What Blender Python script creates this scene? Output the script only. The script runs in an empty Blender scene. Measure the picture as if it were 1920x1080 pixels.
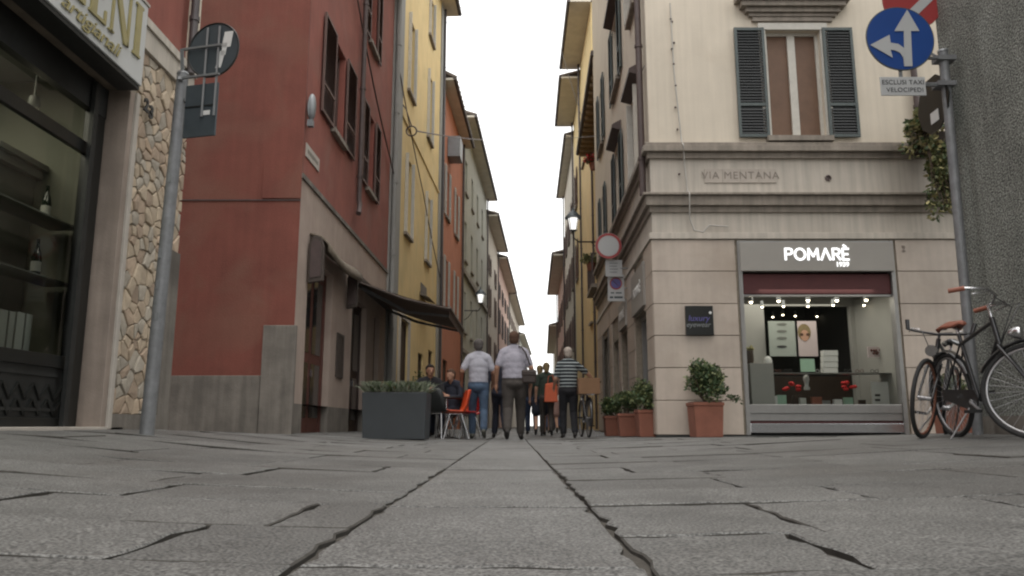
import bpy, bmesh, math, random
from mathutils import Vector, Matrix, Euler

# ------------------------------------------------------------------ camera, sky, sun, exposure
C = bpy.context.scene.collection
SC = bpy.context.scene
F_PX, HORIZON, CAM_H = 1450.0, 798.0, 0.24
PITCH = math.atan((HORIZON - 540.0) / F_PX)
cam_data = bpy.data.cameras.new('camera')
cam_data.sensor_width = 36.0
cam_data.lens = 36.0 * F_PX / 1920.0
cam_data.clip_start = 0.05
cam_data.clip_end = 2000.0
cam = bpy.data.objects.new('camera', cam_data)
C.objects.link(cam)
cam.location = (0, 0, CAM_H)
cam.rotation_euler = (math.radians(90) + PITCH, 0, 0)
SC.camera = cam

world = bpy.data.worlds.new('World')
SC.world = world
world.use_nodes = True
wn, wl = world.node_tree.nodes, world.node_tree.links
wn.clear()
SUN_EL, SUN_ROT = math.radians(76), math.radians(170)
sky = wn.new('ShaderNodeTexSky')
sky.sky_type = 'NISHITA'
sky.sun_disc = False
sky.sun_elevation = SUN_EL
sky.sun_rotation = SUN_ROT
sky.dust_density = 4.0
bg1 = wn.new('ShaderNodeBackground'); bg1.inputs[1].default_value = 0.05
wl.new(sky.outputs[0], bg1.inputs[0])
bg2 = wn.new('ShaderNodeBackground')            # the even white cloud cover
bg2.inputs[0].default_value = (1.0, 0.985, 0.945, 1); bg2.inputs[1].default_value = 1.72
add = wn.new('ShaderNodeAddShader')
wo = wn.new('ShaderNodeOutputWorld')
wl.new(bg1.outputs[0], add.inputs[0]); wl.new(bg2.outputs[0], add.inputs[1])
wl.new(add.outputs[0], wo.inputs[0])

sun_data = bpy.data.lights.new('sun', 'SUN')
sun_data.energy = 0.8
sun_data.angle = math.radians(35)
sun_data.color = (1.0, 0.97, 0.92)
sun = bpy.data.objects.new('sun', sun_data)
C.objects.link(sun)
sd = Vector((math.sin(SUN_ROT) * math.cos(SUN_EL), math.cos(SUN_ROT) * math.cos(SUN_EL), math.sin(SUN_EL)))
sun.rotation_euler = sd.to_track_quat('Z', 'Y').to_euler()
sun.location = (0, 0, 30)

SC.view_settings.view_transform = 'Standard'
SC.view_settings.look = 'None'
SC.view_settings.gamma = 1.0
SC.view_settings.exposure = 0.12
SC.view_settings.use_curve_mapping = False
SC.render.engine = 'CYCLES'
SC.cycles.filter_width = 2.2
SC.cycles.max_bounces = 6
SC.cycles.use_denoising = True
SC.cycles.sample_clamp_indirect = 4.0

RND = random.Random(7)

def ray(px, py):
    u, v = (px - 960) / F_PX, (540 - py) / F_PX
    c, s = math.cos(PITCH), math.sin(PITCH)
    return Vector((u, c - v * s, s + v * c))

def at(px, py, D):
    """the point D metres ahead on the line of sight through a pixel of the 1920x1080 photograph"""
    r = ray(px, py)
    return Vector((0, 0, CAM_H)) + r * (D / r.y)

# ------------------------------------------------------------------ ground profile (a street that is lowest along its middle)
def lerp_tab(t, x):
    if x <= t[0][0]: return t[0][1]
    for (a, za), (b, zb) in zip(t, t[1:]):
        if x <= b: return za + (zb - za) * (x - a) / (b - a)
    return t[-1][1]
NEAR_L = [(0, 0), (.3, .004), (1, .022), (2, .08), (2.9, .175), (3.5, .21), (5, .23)]
FAR_L = [(0, 0), (.3, .003), (1, .015), (2, .05), (3.4, .12), (8, .13)]
NEAR_R = [(0, 0), (.3, .004), (1, .02), (2, .06), (3, .115), (3.6, .142), (4.2, .17), (7, .2)]
FAR_R = [(0, 0), (.3, .003), (1, .012), (2, .062), (2.4, .074), (8, .078)]
def gz(x, y):
    a = abs(x)
    n = lerp_tab(NEAR_L if x < 0 else NEAR_R, a)
    f = lerp_tab(FAR_L if x < 0 else FAR_R, a)
    t = min(1, max(0, (y - 7.3) / 4.2)); t = t * t * (3 - 2 * t)
    if y > 25: f *= 1.0
    return n + (f - n) * t

# ------------------------------------------------------------------ materials
MATS = {}
def new_mat(name):
    m = bpy.data.materials.new(name); m.use_nodes = True
    nt = m.node_tree; nt.nodes.clear()
    out = nt.nodes.new('ShaderNodeOutputMaterial')
    b = nt.nodes.new('ShaderNodeBsdfPrincipled')
    nt.links.new(b.outputs[0], out.inputs[0])
    MATS[name] = m
    return m, nt, b, out
def rgb(c, k=1.0): return (min(1, c[0] * k), min(1, c[1] * k), min(1, c[2] * k), 1)
def surf(name, col, rough=.8, var=.15, scale=3.0, bump=.0, bscale=60.0, streak=0.0, metal=0.0, col2=None,
         objvar=0.0, stain=None, stain_amt=0.35, speck=0.0, coat=0.0, bdist=0.01, patch=None):
    """noise-mottled surface; streak = rain streaks, objvar = each piece its own tone, stain = blotches of dirt"""
    m, nt, b, out = new_mat(name)
    N, L = nt.nodes, nt.links
    b.inputs['Roughness'].default_value = rough
    b.inputs['Metallic'].default_value = metal
    if coat: b.inputs['Coat Weight'].default_value = coat
    tc0 = N.new('ShaderNodeTexCoord')
    class TC: outputs = {'Object': tc0.outputs['Object']}
    tc = TC
    if objvar:
        oi0 = N.new('ShaderNodeObjectInfo'); va = N.new('ShaderNodeVectorMath'); va.operation = 'ADD'
        L.new(tc0.outputs['Object'], va.inputs[0]); L.new(oi0.outputs['Location'], va.inputs[1])
        TC.outputs['Object'] = va.outputs[0]
    n1 = N.new('ShaderNodeTexNoise'); n1.inputs['Scale'].default_value = scale; n1.inputs['Detail'].default_value = 6
    n1.inputs['Roughness'].default_value = .62
    L.new(tc.outputs['Object'], n1.inputs['Vector'])
    r = N.new('ShaderNodeValToRGB')
    r.color_ramp.elements[0].position = .3; r.color_ramp.elements[1].position = .7
    r.color_ramp.elements[0].color = rgb(col, 1 - var); r.color_ramp.elements[1].color = rgb(col2 or col, 1 + var)
    L.new(n1.outputs[0], r.inputs[0])
    cur = r.outputs[0]
    def mult(cur, valsock):
        mx = N.new('ShaderNodeMix'); mx.data_type = 'RGBA'; mx.blend_type = 'MULTIPLY'
        mx.inputs[0].default_value = 1.0
        L.new(cur, mx.inputs[6]); L.new(valsock, mx.inputs[7])
        return mx.outputs[2]
    if streak:
        mp = N.new('ShaderNodeMapping'); mp.inputs['Scale'].default_value = (7, 7, .35)
        L.new(tc.outputs['Object'], mp.inputs[0])
        n2 = N.new('ShaderNodeTexNoise'); n2.inputs['Scale'].default_value = 1.6; n2.inputs['Detail'].default_value = 5
        L.new(mp.outputs[0], n2.inputs['Vector'])
        mr = N.new('ShaderNodeMapRange'); mr.inputs[1].default_value = .35; mr.inputs[2].default_value = .7
        mr.inputs[3].default_value = 1 - streak; mr.inputs[4].default_value = 1.0
        L.new(n2.outputs[0], mr.inputs[0]); cur = mult(cur, mr.outputs[0])
    if stain:
        n3 = N.new('ShaderNodeTexNoise'); n3.inputs['Scale'].default_value = .9; n3.inputs['Detail'].default_value = 7
        n3.inputs['Distortion'].default_value = .6
        L.new(tc.outputs['Object'], n3.inputs['Vector'])
        mr = N.new('ShaderNodeMapRange'); mr.inputs[1].default_value = .5; mr.inputs[2].default_value = .72
        mr.inputs[3].default_value = 0; mr.inputs[4].default_value = stain_amt
        L.new(n3.outputs[0], mr.inputs[0])
        mx = N.new('ShaderNodeMix'); mx.data_type = 'RGBA'
        L.new(mr.outputs[0], mx.inputs[0]); L.new(cur, mx.inputs[6]); mx.inputs[7].default_value = rgb(stain)
        cur = mx.outputs[2]
    if patch:
        n6 = N.new('ShaderNodeTexNoise'); n6.inputs['Scale'].default_value = .55; n6.inputs['Detail'].default_value = 9; n6.inputs['Roughness'].default_value = .7
        L.new(tc.outputs['Object'], n6.inputs['Vector'])
        mr = N.new('ShaderNodeMapRange'); mr.inputs[1].default_value = .56; mr.inputs[2].default_value = .59
        mr.inputs[3].default_value = 0; mr.inputs[4].default_value = .45
        L.new(n6.outputs[0], mr.inputs[0])
        mx = N.new('ShaderNodeMix'); mx.data_type = 'RGBA'
        L.new(mr.outputs[0], mx.inputs[0]); L.new(cur, mx.inputs[6]); mx.inputs[7].default_value = rgb(patch)
        cur = mx.outputs[2]
    if speck:
        n4 = N.new('ShaderNodeTexNoise'); n4.inputs['Scale'].default_value = bscale; n4.inputs['Detail'].default_value = 3
        L.new(tc.outputs['Object'], n4.inputs['Vector'])
        mr = N.new('ShaderNodeMapRange'); mr.inputs[1].default_value = .38; mr.inputs[2].default_value = .62
        mr.inputs[3].default_value = 1 - speck; mr.inputs[4].default_value = 1 + speck
        L.new(n4.outputs[0], mr.inputs[0]); cur = mult(cur, mr.outputs[0])
    if objvar:
        oi = N.new('ShaderNodeObjectInfo')
        mr = N.new('ShaderNodeMapRange'); mr.inputs[3].default_value = 1 - objvar; mr.inputs[4].default_value = 1 + objvar
        L.new(oi.outputs['Random'], mr.inputs[0]); cur = mult(cur, mr.outputs[0])
    L.new(cur, b.inputs['Base Color'])
    if bump:
        n5 = N.new('ShaderNodeTexNoise'); n5.inputs['Scale'].default_value = bscale; n5.inputs['Detail'].default_value = 4
        L.new(tc.outputs['Object'], n5.inputs['Vector'])
        bp = N.new('ShaderNodeBump'); bp.inputs['Strength'].default_value = bump; bp.inputs['Distance'].default_value = bdist
        L.new(n5.outputs[0], bp.inputs['Height']); L.new(bp.outputs[0], b.inputs['Normal'])
    return m
def emit(name, col, s):
    m = bpy.data.materials.new(name); m.use_nodes = True
    nt = m.node_tree; nt.nodes.clear()
    o = nt.nodes.new('ShaderNodeOutputMaterial'); e = nt.nodes.new('ShaderNodeEmission')
    e.inputs[0].default_value = rgb(col); e.inputs[1].default_value = s
    nt.links.new(e.outputs[0], o.inputs[0]); MATS[name] = m; return m
def glassy(name, tint=(.9, .95, .93), fres=1.5, mixk=1.0):
    m = bpy.data.materials.new(name); m.use_nodes = True
    nt = m.node_tree; nt.nodes.clear(); N, L = nt.nodes, nt.links
    o = N.new('ShaderNodeOutputMaterial'); t = N.new('ShaderNodeBsdfTransparent'); g = N.new('ShaderNodeBsdfGlossy')
    t.inputs[0].default_value = rgb(tint); g.inputs['Roughness'].default_value = .03
    fr = N.new('ShaderNodeFresnel'); fr.inputs[0].default_value = fres
    mx = N.new('ShaderNodeMixShader')
    L.new(fr.outputs[0], mx.inputs[0]); L.new(t.outputs[0], mx.inputs[1]); L.new(g.outputs[0], mx.inputs[2])
    L.new(mx.outputs[0], o.inputs[0]); MATS[name] = m; return m

M = {}
M['slab'] = surf('granite_slab', (.112, .112, .107), .62, .26, 3.0, .9, 145, speck=.65, objvar=.13, stain=(.07, .066, .06), stain_amt=.7, bdist=.004)
M['strip'] = surf('granite_wheel_strip', (.128, .128, .123), .6, .22, 3.5, .9, 155, speck=.7, objvar=.06, stain=(.085, .08, .075), stain_amt=.6, bdist=.004)
M['joint'] = surf('dirty_slab_edge', (.05, .046, .04), .95, .3, 20)
M['earth'] = surf('joint_earth', (.062, .056, .047), .95, .3, 20, .6, 80)
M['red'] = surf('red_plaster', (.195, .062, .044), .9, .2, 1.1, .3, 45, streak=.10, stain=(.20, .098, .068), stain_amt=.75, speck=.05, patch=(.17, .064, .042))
M['red_l'] = surf('lit_red_plaster', (.265, .088, .066), .9, .16, 1.3, .3, 45, streak=.1, stain=(.24, .12, .095), stain_amt=.7, patch=(.24, .085, .062))  # red plaster lightened: the stronger light on the side face is put into its colour
M['dado'] = surf('grey_render', (.20, .18, .155), .9, .28, 2.2, .4, 40, streak=.3, stain=(.08, .07, .06), stain_amt=.8, patch=(.15, .135, .115))
M['beige'] = surf('pink_beige_render', (.40, .32, .27), .85, .10, 2.0, .25, 50, streak=.1, stain=(.27, .20, .17), stain_amt=.5)
M['cream'] = surf('cream_plaster', (.62, .555, .455), .9, .06, 1.2, .2, 40, streak=.10, stain=(.50, .43, .34), stain_amt=.5)
M['cream_side'] = M['cream']
M['band'] = surf('pale_frieze_plaster', (.53, .485, .42), .9, .06, 2, .2, 40, streak=.22, stain=(.38, .34, .29), stain_amt=.4)
M['cornice'] = surf('weathered_cornice_stone', (.28, .245, .205), .9, .18, 4, .3, 30, streak=.25)
M['marble'] = surf('pale_marble_panel', (.45, .385, .325), .45, .13, 1.6, .08, 30, objvar=.05, streak=.08, stain=(.33, .27, .215), stain_amt=.75)
M['yellow'] = surf('yellow_plaster', (.68, .52, .255), .9, .07, 1.0, .2, 40, streak=.10, stain=(.52, .42, .21), stain_amt=.6, patch=(.60, .50, .29))
M['ochre'] = surf('ochre_plaster', (.64, .48, .23), .9, .07, 1.0, .2, 40, streak=.08)
M['orange'] = surf('orange_red_plaster', (.44, .17, .095), .9, .1, 1.0, .2, 40, streak=.12)
M['greyplaster'] = surf('grey_green_plaster', (.42, .42, .36), .9, .08, 1.0, .2, 40, streak=.15)
M['paleplaster'] = surf('pale_sand_plaster', (.50, .45, .37), .9, .08, 1.0, .2, 40, streak=.12)
M['pinkplaster'] = surf('pink_plaster', (.52, .36, .29), .9, .08, 1.0, .2, 40, streak=.12)
M['quoin'] = surf('grey_corner_strip', (.30, .30, .285), .9, .08, 2, .2, 40, streak=.15)
M['soffit'] = surf('pale_soffit', (.62, .58, .50), .9, .1, 2)
M['darkwood'] = surf('brown_eave_boards', (.26, .19, .115), .8, .2, 5)
M['tile'] = surf('grey_brown_roof_tiles', (.16, .13, .11), .9, .25, 6, .4, 20)
M['gutter'] = surf('dark_sheet_gutter', (.085, .075, .075), .5, .15, 6, metal=.4)
M['pipe'] = surf('brown_downpipe', (.075, .052, .048), .55, .2, 6)
M['shut_g'] = surf('dark_green_shutter_paint', (.017, .020, .021), .6, .15, 9)
M['shut_frame'] = surf('worn_green_shutter_rail', (.075, .092, .090), .6, .15, 9)
M['shut_b'] = surf('brown_shutter_paint', (.12, .07, .058), .65, .15, 9)
M['shut_gr'] = surf('grey_shutter_paint', (.33, .33, .32), .65, .1, 9)
M['wood_pane'] = surf('brown_inner_blind', (.135, .075, .045), .6, .12, 5)
M['winframe'] = surf('painted_window_frame', (.50, .48, .43), .6, .08, 9)
M['winframe_b'] = surf('brown_window_frame', (.10, .055, .045), .6, .12, 9)
M['pane'] = surf('dark_window_pane', (.02, .02, .02), .08, .2, 2)
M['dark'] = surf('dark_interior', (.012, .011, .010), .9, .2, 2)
M['black'] = surf('black_painted_metal', (.010, .011, .010), .35, .2, 20)
M['blackmat'] = surf('black_paint_worn', (.014, .015, .014), .55, .3, 14)
M['soffit_w'] = surf('aged_board_soffit', (.17, .14, .105), .85, .2, 5, streak=.1)
M['jamb'] = surf('worn_stone_jamb', (.33, .27, .225), .7, .14, 5, .2, 50, streak=.25, stain=(.2, .16, .13), stain_amt=.6)
M['jamb_l'] = surf('pale_stone_edge', (.42, .385, .34), .7, .1, 5, .2, 50)
M['signwhite'] = surf('off_white_sign_face', (.50, .51, .50), .5, .04, 2)
M['gold'] = surf('gold_lettering', (.30, .26, .115), .5, .08, 10)
M['mortar'] = surf('stone_mortar', (.27, .235, .185), .95, .25, 12, .5, 60)
m_ = surf('cladding_stone', (.44, .36, .265), .8, .2, 7, .5, 35, objvar=.16, stain=(.34, .21, .14), stain_amt=.6); M['stone'] = m_
M['stone_p'] = surf('pinkish_cladding_stone', (.37, .285, .21), .8, .2, 7, .5, 35, objvar=.16)
M['stone_g'] = surf('greyish_cladding_stone', (.37, .33, .27), .8, .2, 7, .5, 35, objvar=.16)
M['galv'] = surf('galvanised_steel', (.19, .195, .20), .6, .2, 14, metal=.4, stain=(.15, .16, .18), stain_amt=.6)
M['signback'] = surf('dark_sign_back', (.060, .075, .085), .5, .15, 5, metal=.3)
M['rail'] = surf('aluminium_rail', (.22, .23, .235), .45, .1, 9, metal=.5)
M['roughcast'] = surf('grey_roughcast', (.225, .235, .21), .95, .22, 2.5, 1.0, 62, speck=.65, bdist=.03, streak=.15)
M['blue'] = surf('blue_sign_face', (.008, .050, .22), .4, .05, 3)
M['signred'] = surf('red_sign_face', (.30, .035, .035), .45, .06, 3)
M['signgrey'] = surf('greyed_white_sign_face', (.42, .43, .43), .45, .04, 3)
M['ink'] = surf('black_lettering', (.03, .03, .03), .6, .1, 9)
M['inkstone'] = surf('faded_carved_lettering', (.23, .20, .175), .9, .25, 25)
M['plate'] = surf('stone_street_plate', (.42, .375, .325), .8, .08, 8, stain=(.33, .29, .25))
M['purple'] = surf('faded_blue_sign_disc', (.10, .09, .27), .5, .08, 5)
M['shopgrey'] = surf('grey_shop_sign_panel', (.28, .265, .24), .5, .05, 2)
M['metal'] = surf('brushed_grey_frame', (.30, .295, .285), .4, .06, 9, metal=.5)
M['steel'] = surf('bright_steel_sill', (.62, .62, .64), .25, .05, 12, metal=.9)
M['maroon'] = surf('dark_maroon_fabric', (.068, .018, .018), .8, .12, 5)
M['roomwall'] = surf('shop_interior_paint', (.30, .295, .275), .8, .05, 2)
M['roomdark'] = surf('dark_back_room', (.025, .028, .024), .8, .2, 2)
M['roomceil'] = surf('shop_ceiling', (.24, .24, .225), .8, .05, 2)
M['counter'] = surf('brown_counter', (.045, .028, .018), .5, .2, 6)
M['white'] = surf('white_card', (.62, .62, .60), .7, .04, 5)
M['greencard'] = surf('pale_green_card', (.33, .50, .38), .7, .08, 5)
M['redthing'] = surf('red_display_cloth', (.55, .02, .02), .7, .1, 5)
M['poster'] = surf('poster_grey_green', (.30, .33, .30), .6, .05, 3)
M['posterpink'] = surf('poster_pale_pink', (.50, .42, .42), .6, .05, 3)
M['skin'] = surf('skin', (.44, .25, .17), .6, .06, 12)
M['skin_d'] = surf('tanned_skin', (.34, .18, .115), .6, .08, 12)
M['terracotta'] = surf('terracotta', (.235, .092, .060), .85, .14, 5, .2, 60, stain=(.25, .11, .08), stain_amt=.5)
M['soil'] = surf('potting_soil', (.035, .026, .02), .95, .2, 30)
M['leaf'] = surf('box_leaf_green', (.040, .072, .024), .6, .35, 14)
M['leaf_l'] = surf('young_leaf_green', (.125, .145, .055), .6, .3, 14)
M['leaf_y'] = surf('yellowing_leaf', (.30, .27, .12), .6, .3, 14)
M['grass'] = surf('grey_green_blade', (.165, .185, .130), .7, .3, 14)
M['bark'] = surf('twig_brown', (.09, .065, .045), .9, .2, 14)
M['planter'] = surf('charcoal_planter', (.036, .042, .046), .65, .10, 3, .1, 40)
M['awning'] = surf('dark_brown_awning', (.15, .105, .082), .85, .12, 4)
M['awnlight'] = surf('pale_awning_stripe', (.26, .215, .19), .8, .08, 4)
M['brownwood'] = surf('carved_brown_wood', (.060, .046, .038), .7, .25, 9, .3, 40)
M['doorwood'] = surf('red_brown_door', (.105, .038, .028), .6, .2, 6)
M['doordark'] = surf('dark_brown_door', (.036, .020, .015), .6, .2, 6)
M['chairblack'] = surf('black_plastic_chair', (.014, .016, .016), .45, .1, 5)
M['chairorange'] = surf('orange_plastic_chair', (.60, .075, .020), .4, .05, 5)
M['chairred'] = surf('red_plastic_chair', (.50, .022, .018), .4, .05, 5)
M['chrome'] = surf('chromed_tube', (.55, .55, .56), .25, .05, 5, metal=1)
M['rubber'] = surf('black_tyre_rubber', (.018, .018, .018), .8, .2, 20)
M['rim'] = surf('dull_rim', (.42, .42, .43), .35, .1, 9, metal=.8)
M['rustrim'] = surf('rusty_rim', (.22, .09, .055), .7, .3, 20)
M['bikeblack'] = surf('black_bike_enamel', (.012, .012, .014), .3, .2, 9, coat=.4)
M['leather'] = surf('tan_brown_leather', (.25, .085, .05), .5, .15, 14)
M['tshirt'] = surf('pale_grey_tshirt', (.40, .40, .45), .9, .08, 6, .6, 11, bdist=.03)
M['shirt'] = surf('grey_lilac_shirt', (.33, .32, .37), .9, .08, 6, .6, 11, bdist=.03)
M['jeans'] = surf('blue_jeans', (.060, .095, .15), .9, .25, 7, .6, 11, bdist=.03)
M['darkjeans'] = surf('dark_blue_jeans', (.030, .045, .085), .9, .25, 7, .6, 11, bdist=.03)
M['brownpants'] = surf('dark_brown_trousers', (.050, .043, .038), .9, .2, 7, .6, 11, bdist=.03)
M['navy'] = surf('navy_cloth', (.018, .021, .034), .9, .2, 7, .6, 11, bdist=.03)
M['blackcloth'] = surf('black_cloth', (.013, .013, .016), .9, .2, 7, .6, 11, bdist=.03)
M['greentop'] = surf('dark_green_top', (.030, .045, .034), .9, .2, 7)
M['pinktop'] = surf('dusty_pink_top', (.32, .20, .17), .9, .1, 7)
M['hairgrey'] = surf('grey_hair', (.10, .09, .085), .9, .2, 30)
M['hairwhite'] = surf('white_grey_hair', (.42, .36, .31), .9, .15, 30)
M['hairbrown'] = surf('brown_hair', (.085, .045, .028), .9, .2, 30)
M['hairdark'] = surf('dark_hair', (.018, .013, .011), .9, .2, 30)
M['hairblond'] = surf('dark_blond_hair', (.20, .15, .075), .9, .2, 30)
M['shoe'] = surf('dark_shoe', (.025, .022, .020), .6, .2, 10)
M['trainer'] = surf('grey_trainer', (.12, .12, .10), .7, .3, 10)
M['orangebag'] = surf('orange_shopping_bag', (.62, .13, .055), .7, .1, 5)
M['cardboard'] = surf('brown_cardboard', (.23, .13, .070), .85, .1, 5)
M['bag'] = surf('dark_leather_bag', (.035, .024, .02), .6, .15, 9)
M['bottle'] = surf('dark_green_bottle', (.012, .020, .012), .12, .1, 5)
M['shopwall_l'] = surf('yellowish_shop_wall', (.20, .205, .165), .85, .08, 3)
M['shelf'] = surf('grey_shelf_board', (.13, .135, .12), .5, .1, 5)
M['box_w'] = surf('pale_boxes', (.42, .43, .40), .75, .06, 5)
M['cable'] = surf('grey_cable', (.10, .10, .10), .6, .1, 9)
M['cable_l'] = surf('pale_cable', (.42, .40, .37), .7, .1, 9)
M['geranium'] = surf('red_geranium', (.42, .02, .02), .7, .2, 9)
M['glass'] = glassy('shop_glass', (.94, .97, .95), 1.45)
M['glass_d'] = glassy('tinted_shop_glass', (.86, .90, .86), 1.40)
M['lamp_on'] = emit('lit_lantern_glass', (1, .98, .93), 1.3)
M['spot_on'] = emit('lit_spotlight', (1, .86, .62), 14.0)
M['sign_on'] = emit('lit_letters', (1, 1, 1), 1.5)
M['stripe_w'] = surf('white_shirt_stripe', (.40, .42, .44), .9, .06, 7)

def striped_shirt():
    m, nt, b, out = new_mat('striped_polo_shirt')
    N, L = nt.nodes, nt.links
    b.inputs['Roughness'].default_value = .9
    tc = N.new('ShaderNodeTexCoord'); sp = N.new('ShaderNodeSeparateXYZ'); L.new(tc.outputs['Object'], sp.inputs[0])
    mu = N.new('ShaderNodeMath'); mu.operation = 'MULTIPLY'; mu.inputs[1].default_value = 1 / .062
    L.new(sp.outputs[2], mu.inputs[0])
    fr = N.new('ShaderNodeMath'); fr.operation = 'FRACT'; L.new(mu.outputs[0], fr.inputs[0])
    gt = N.new('ShaderNodeMath'); gt.operation = 'GREATER_THAN'; gt.inputs[1].default_value = .68; L.new(fr.outputs[0], gt.inputs[0])
    mx = N.new('ShaderNodeMix'); mx.data_type = 'RGBA'
    mx.inputs[6].default_value = (.016, .022, .028, 1); mx.inputs[7].default_value = (.36, .40, .40, 1)
    L.new(gt.outputs[0], mx.inputs[0]); L.new(mx.outputs[2], b.inputs['Base Color'])
    return m
M['striped'] = striped_shirt()

# ------------------------------------------------------------------ object helpers
ROOT = {}
def tag(o, label=None, cat=None, group=None, kind=None):
    if label: o['label'] = label
    if cat: o['category'] = cat
    if group: o['group'] = group
    if kind: o['kind'] = kind
    return o
def thing(name, label, cat, loc=(0, 0, 0), rz=0.0, group=None, rot=None):
    o = bpy.data.objects.new(name, None); C.objects.link(o)
    o.empty_display_size = .2
    o.location = loc; o.rotation_euler = rot or (0, 0, rz)
    tag(o, label, cat, group)
    ROOT[o.name] = Vector(loc)
    return o
def root_origin(p):
    while p is not None and p.parent is not None: p = p.parent
    return Vector(p.location) if p is not None else Vector((0, 0, 0))

class MB:
    """collects faces; build() links them as one mesh object"""
    def __init__(s): s.v = []; s.f = []; s.m = []; s.mats = []; s.cur = 0; s.smooth = []
    def mat(s, m):
        if m not in s.mats: s.mats.append(m)
        s.cur = s.mats.index(m); return s
    def add(s, vs, fs, smooth=False):
        k = len(s.v); s.v += [tuple(p) for p in vs]
        for f in fs: s.f.append([k + i for i in f]); s.m.append(s.cur); s.smooth.append(smooth)
    def box(s, a, b):
        x0, y0, z0 = a; x1, y1, z1 = b
        s.hexa([(x0, y0, z0), (x1, y0, z0), (x1, y1, z0), (x0, y1, z0), (x0, y0, z1), (x1, y0, z1), (x1, y1, z1), (x0, y1, z1)])
    def hexa(s, p): s.add(p, [(0, 3, 2, 1), (4, 5, 6, 7), (0, 1, 5, 4), (1, 2, 6, 5), (2, 3, 7, 6), (3, 0, 4, 7)])
    def obox(s, c, ax, ay, az):
        """box from centre and three half-axis vectors"""
        c, ax, ay, az = map(Vector, (c, ax, ay, az))
        s.hexa([c - ax - ay - az, c + ax - ay - az, c + ax + ay - az, c - ax + ay - az, c - ax - ay + az, c + ax - ay + az, c + ax + ay + az, c - ax + ay + az])
    def bar(s, a, b, w, h=None, up=(0, 0, 1)):
        a, b = Vector(a), Vector(b); h = h or w
        d = (b - a).normalized(); u = Vector(up)
        if abs(d.dot(u)) > .98: u = Vector((0, 1, 0))
        x = d.cross(u).normalized(); y = x.cross(d)
        s.obox((a + b) / 2, (b - a) / 2, x * w / 2, y * h / 2)
    def prism(s, poly, ext):
        """closed polygon (list of 3D points) extruded along ext"""
        e = Vector(ext); n = len(poly); P = [Vector(p) for p in poly]
        s.add(P + [p + e for p in P], [tuple(range(n))[::-1], tuple(range(n, 2 * n))] + [(i, (i + 1) % n, n + (i + 1) % n, n + i) for i in range(n)])
    def tube(s, pts, r, n=8, caps=True, smooth=True):
        pts = [Vector(p) for p in pts]; rs = r if isinstance(r, (list, tuple)) else [r] * len(pts)
        vs, fs = [], []; prev = None
        for i, p in enumerate(pts):
            t = (pts[min(i + 1, len(pts) - 1)] - pts[max(i - 1, 0)])
            t = t.normalized() if t.length > 1e-9 else Vector((0, 0, 1))
            if prev is None:
                u = Vector((0, 0, 1)) if abs(t.z) < .9 else Vector((1, 0, 0))
                x = t.cross(u).normalized()
            else:
                x = (prev - t * prev.dot(t)).normalized()
            prev = x; y = t.cross(x)
            for k in range(n):
                a = 2 * math.pi * k / n
                vs.append(p + x * math.cos(a) * rs[i] + y * math.sin(a) * rs[i])
        for i in range(len(pts) - 1):
            for k in range(n):
                k2 = (k + 1) % n
                fs.append((i * n + k, i * n + k2, (i + 1) * n + k2, (i + 1) * n + k))
        s.add(vs, fs, smooth)
        if caps:
            m = len(pts) - 1
            s.add(vs[:n], [tuple(range(n))[::-1]]); s.add(vs[m * n:], [tuple(range(n))])
    def lathe(s, c, prof, n=16, axis=(0, 0, 1), smooth=True):
        """profile of (radius, height) turned round an axis through c"""
        c = Vector(c); az = Vector(axis).normalized()
        u = Vector((1, 0, 0)) if abs(az.x) < .9 else Vector((0, 1, 0))
        ax = (u - az * u.dot(az)).normalized(); ay = az.cross(ax)
        vs = [c + az * h + (ax * math.cos(2 * math.pi * k / n) + ay * math.sin(2 * math.pi * k / n)) * r for r, h in prof for k in range(n)]
        fs = [(i * n + k, i * n + (k + 1) % n, (i + 1) * n + (k + 1) % n, (i + 1) * n + k) for i in range(len(prof) - 1) for k in range(n)]
        s.add(vs, fs, smooth)
        s.add(vs[:n], [tuple(range(n))[::-1]]); s.add(vs[-n:], [tuple(range(n))])
    def torus(s, c, axis, R, r, n=32, m=8, flat=1.0):
        c = Vector(c); az = Vector(axis).normalized()
        u = Vector((0, 0, 1)) if abs(az.z) < .9 else Vector((1, 0, 0))
        ax = (u - az * u.dot(az)).normalized(); ay = az.cross(ax)
        vs, fs = [], []
        for i in range(n):
            a = 2 * math.pi * i / n; d = ax * math.cos(a) + ay * math.sin(a)
            for j in range(m):
                b = 2 * math.pi * j / m
                vs.append(c + d * (R + r * math.cos(b)) + az * r * flat * math.sin(b))
        for i in range(n):
            for j in range(m):
                fs.append((i * m + j, ((i + 1) % n) * m + j, ((i + 1) % n) * m + (j + 1) % m, i * m + (j + 1) % m))
        s.add(vs, fs, True)
    def ball(s, c, r, n=10, m=7, M3=None):
        c = Vector(c); r = Vector(r) if not isinstance(r, (int, float)) else Vector((r, r, r))
        vs, fs = [], []
        for i in range(m + 1):
            t = math.pi * i / m
            for k in range(n):
                a = 2 * math.pi * k / n
                p = Vector((math.sin(t) * math.cos(a) * r.x, math.sin(t) * math.sin(a) * r.y, math.cos(t) * r.z))
                if M3: p = M3 @ p
                vs.append(c + p)
        for i in range(m):
            for k in range(n): fs.append((i * n + k, (i + 1) * n + k, (i + 1) * n + (k + 1) % n, i * n + (k + 1) % n))
        s.add(vs, fs, True)
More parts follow.
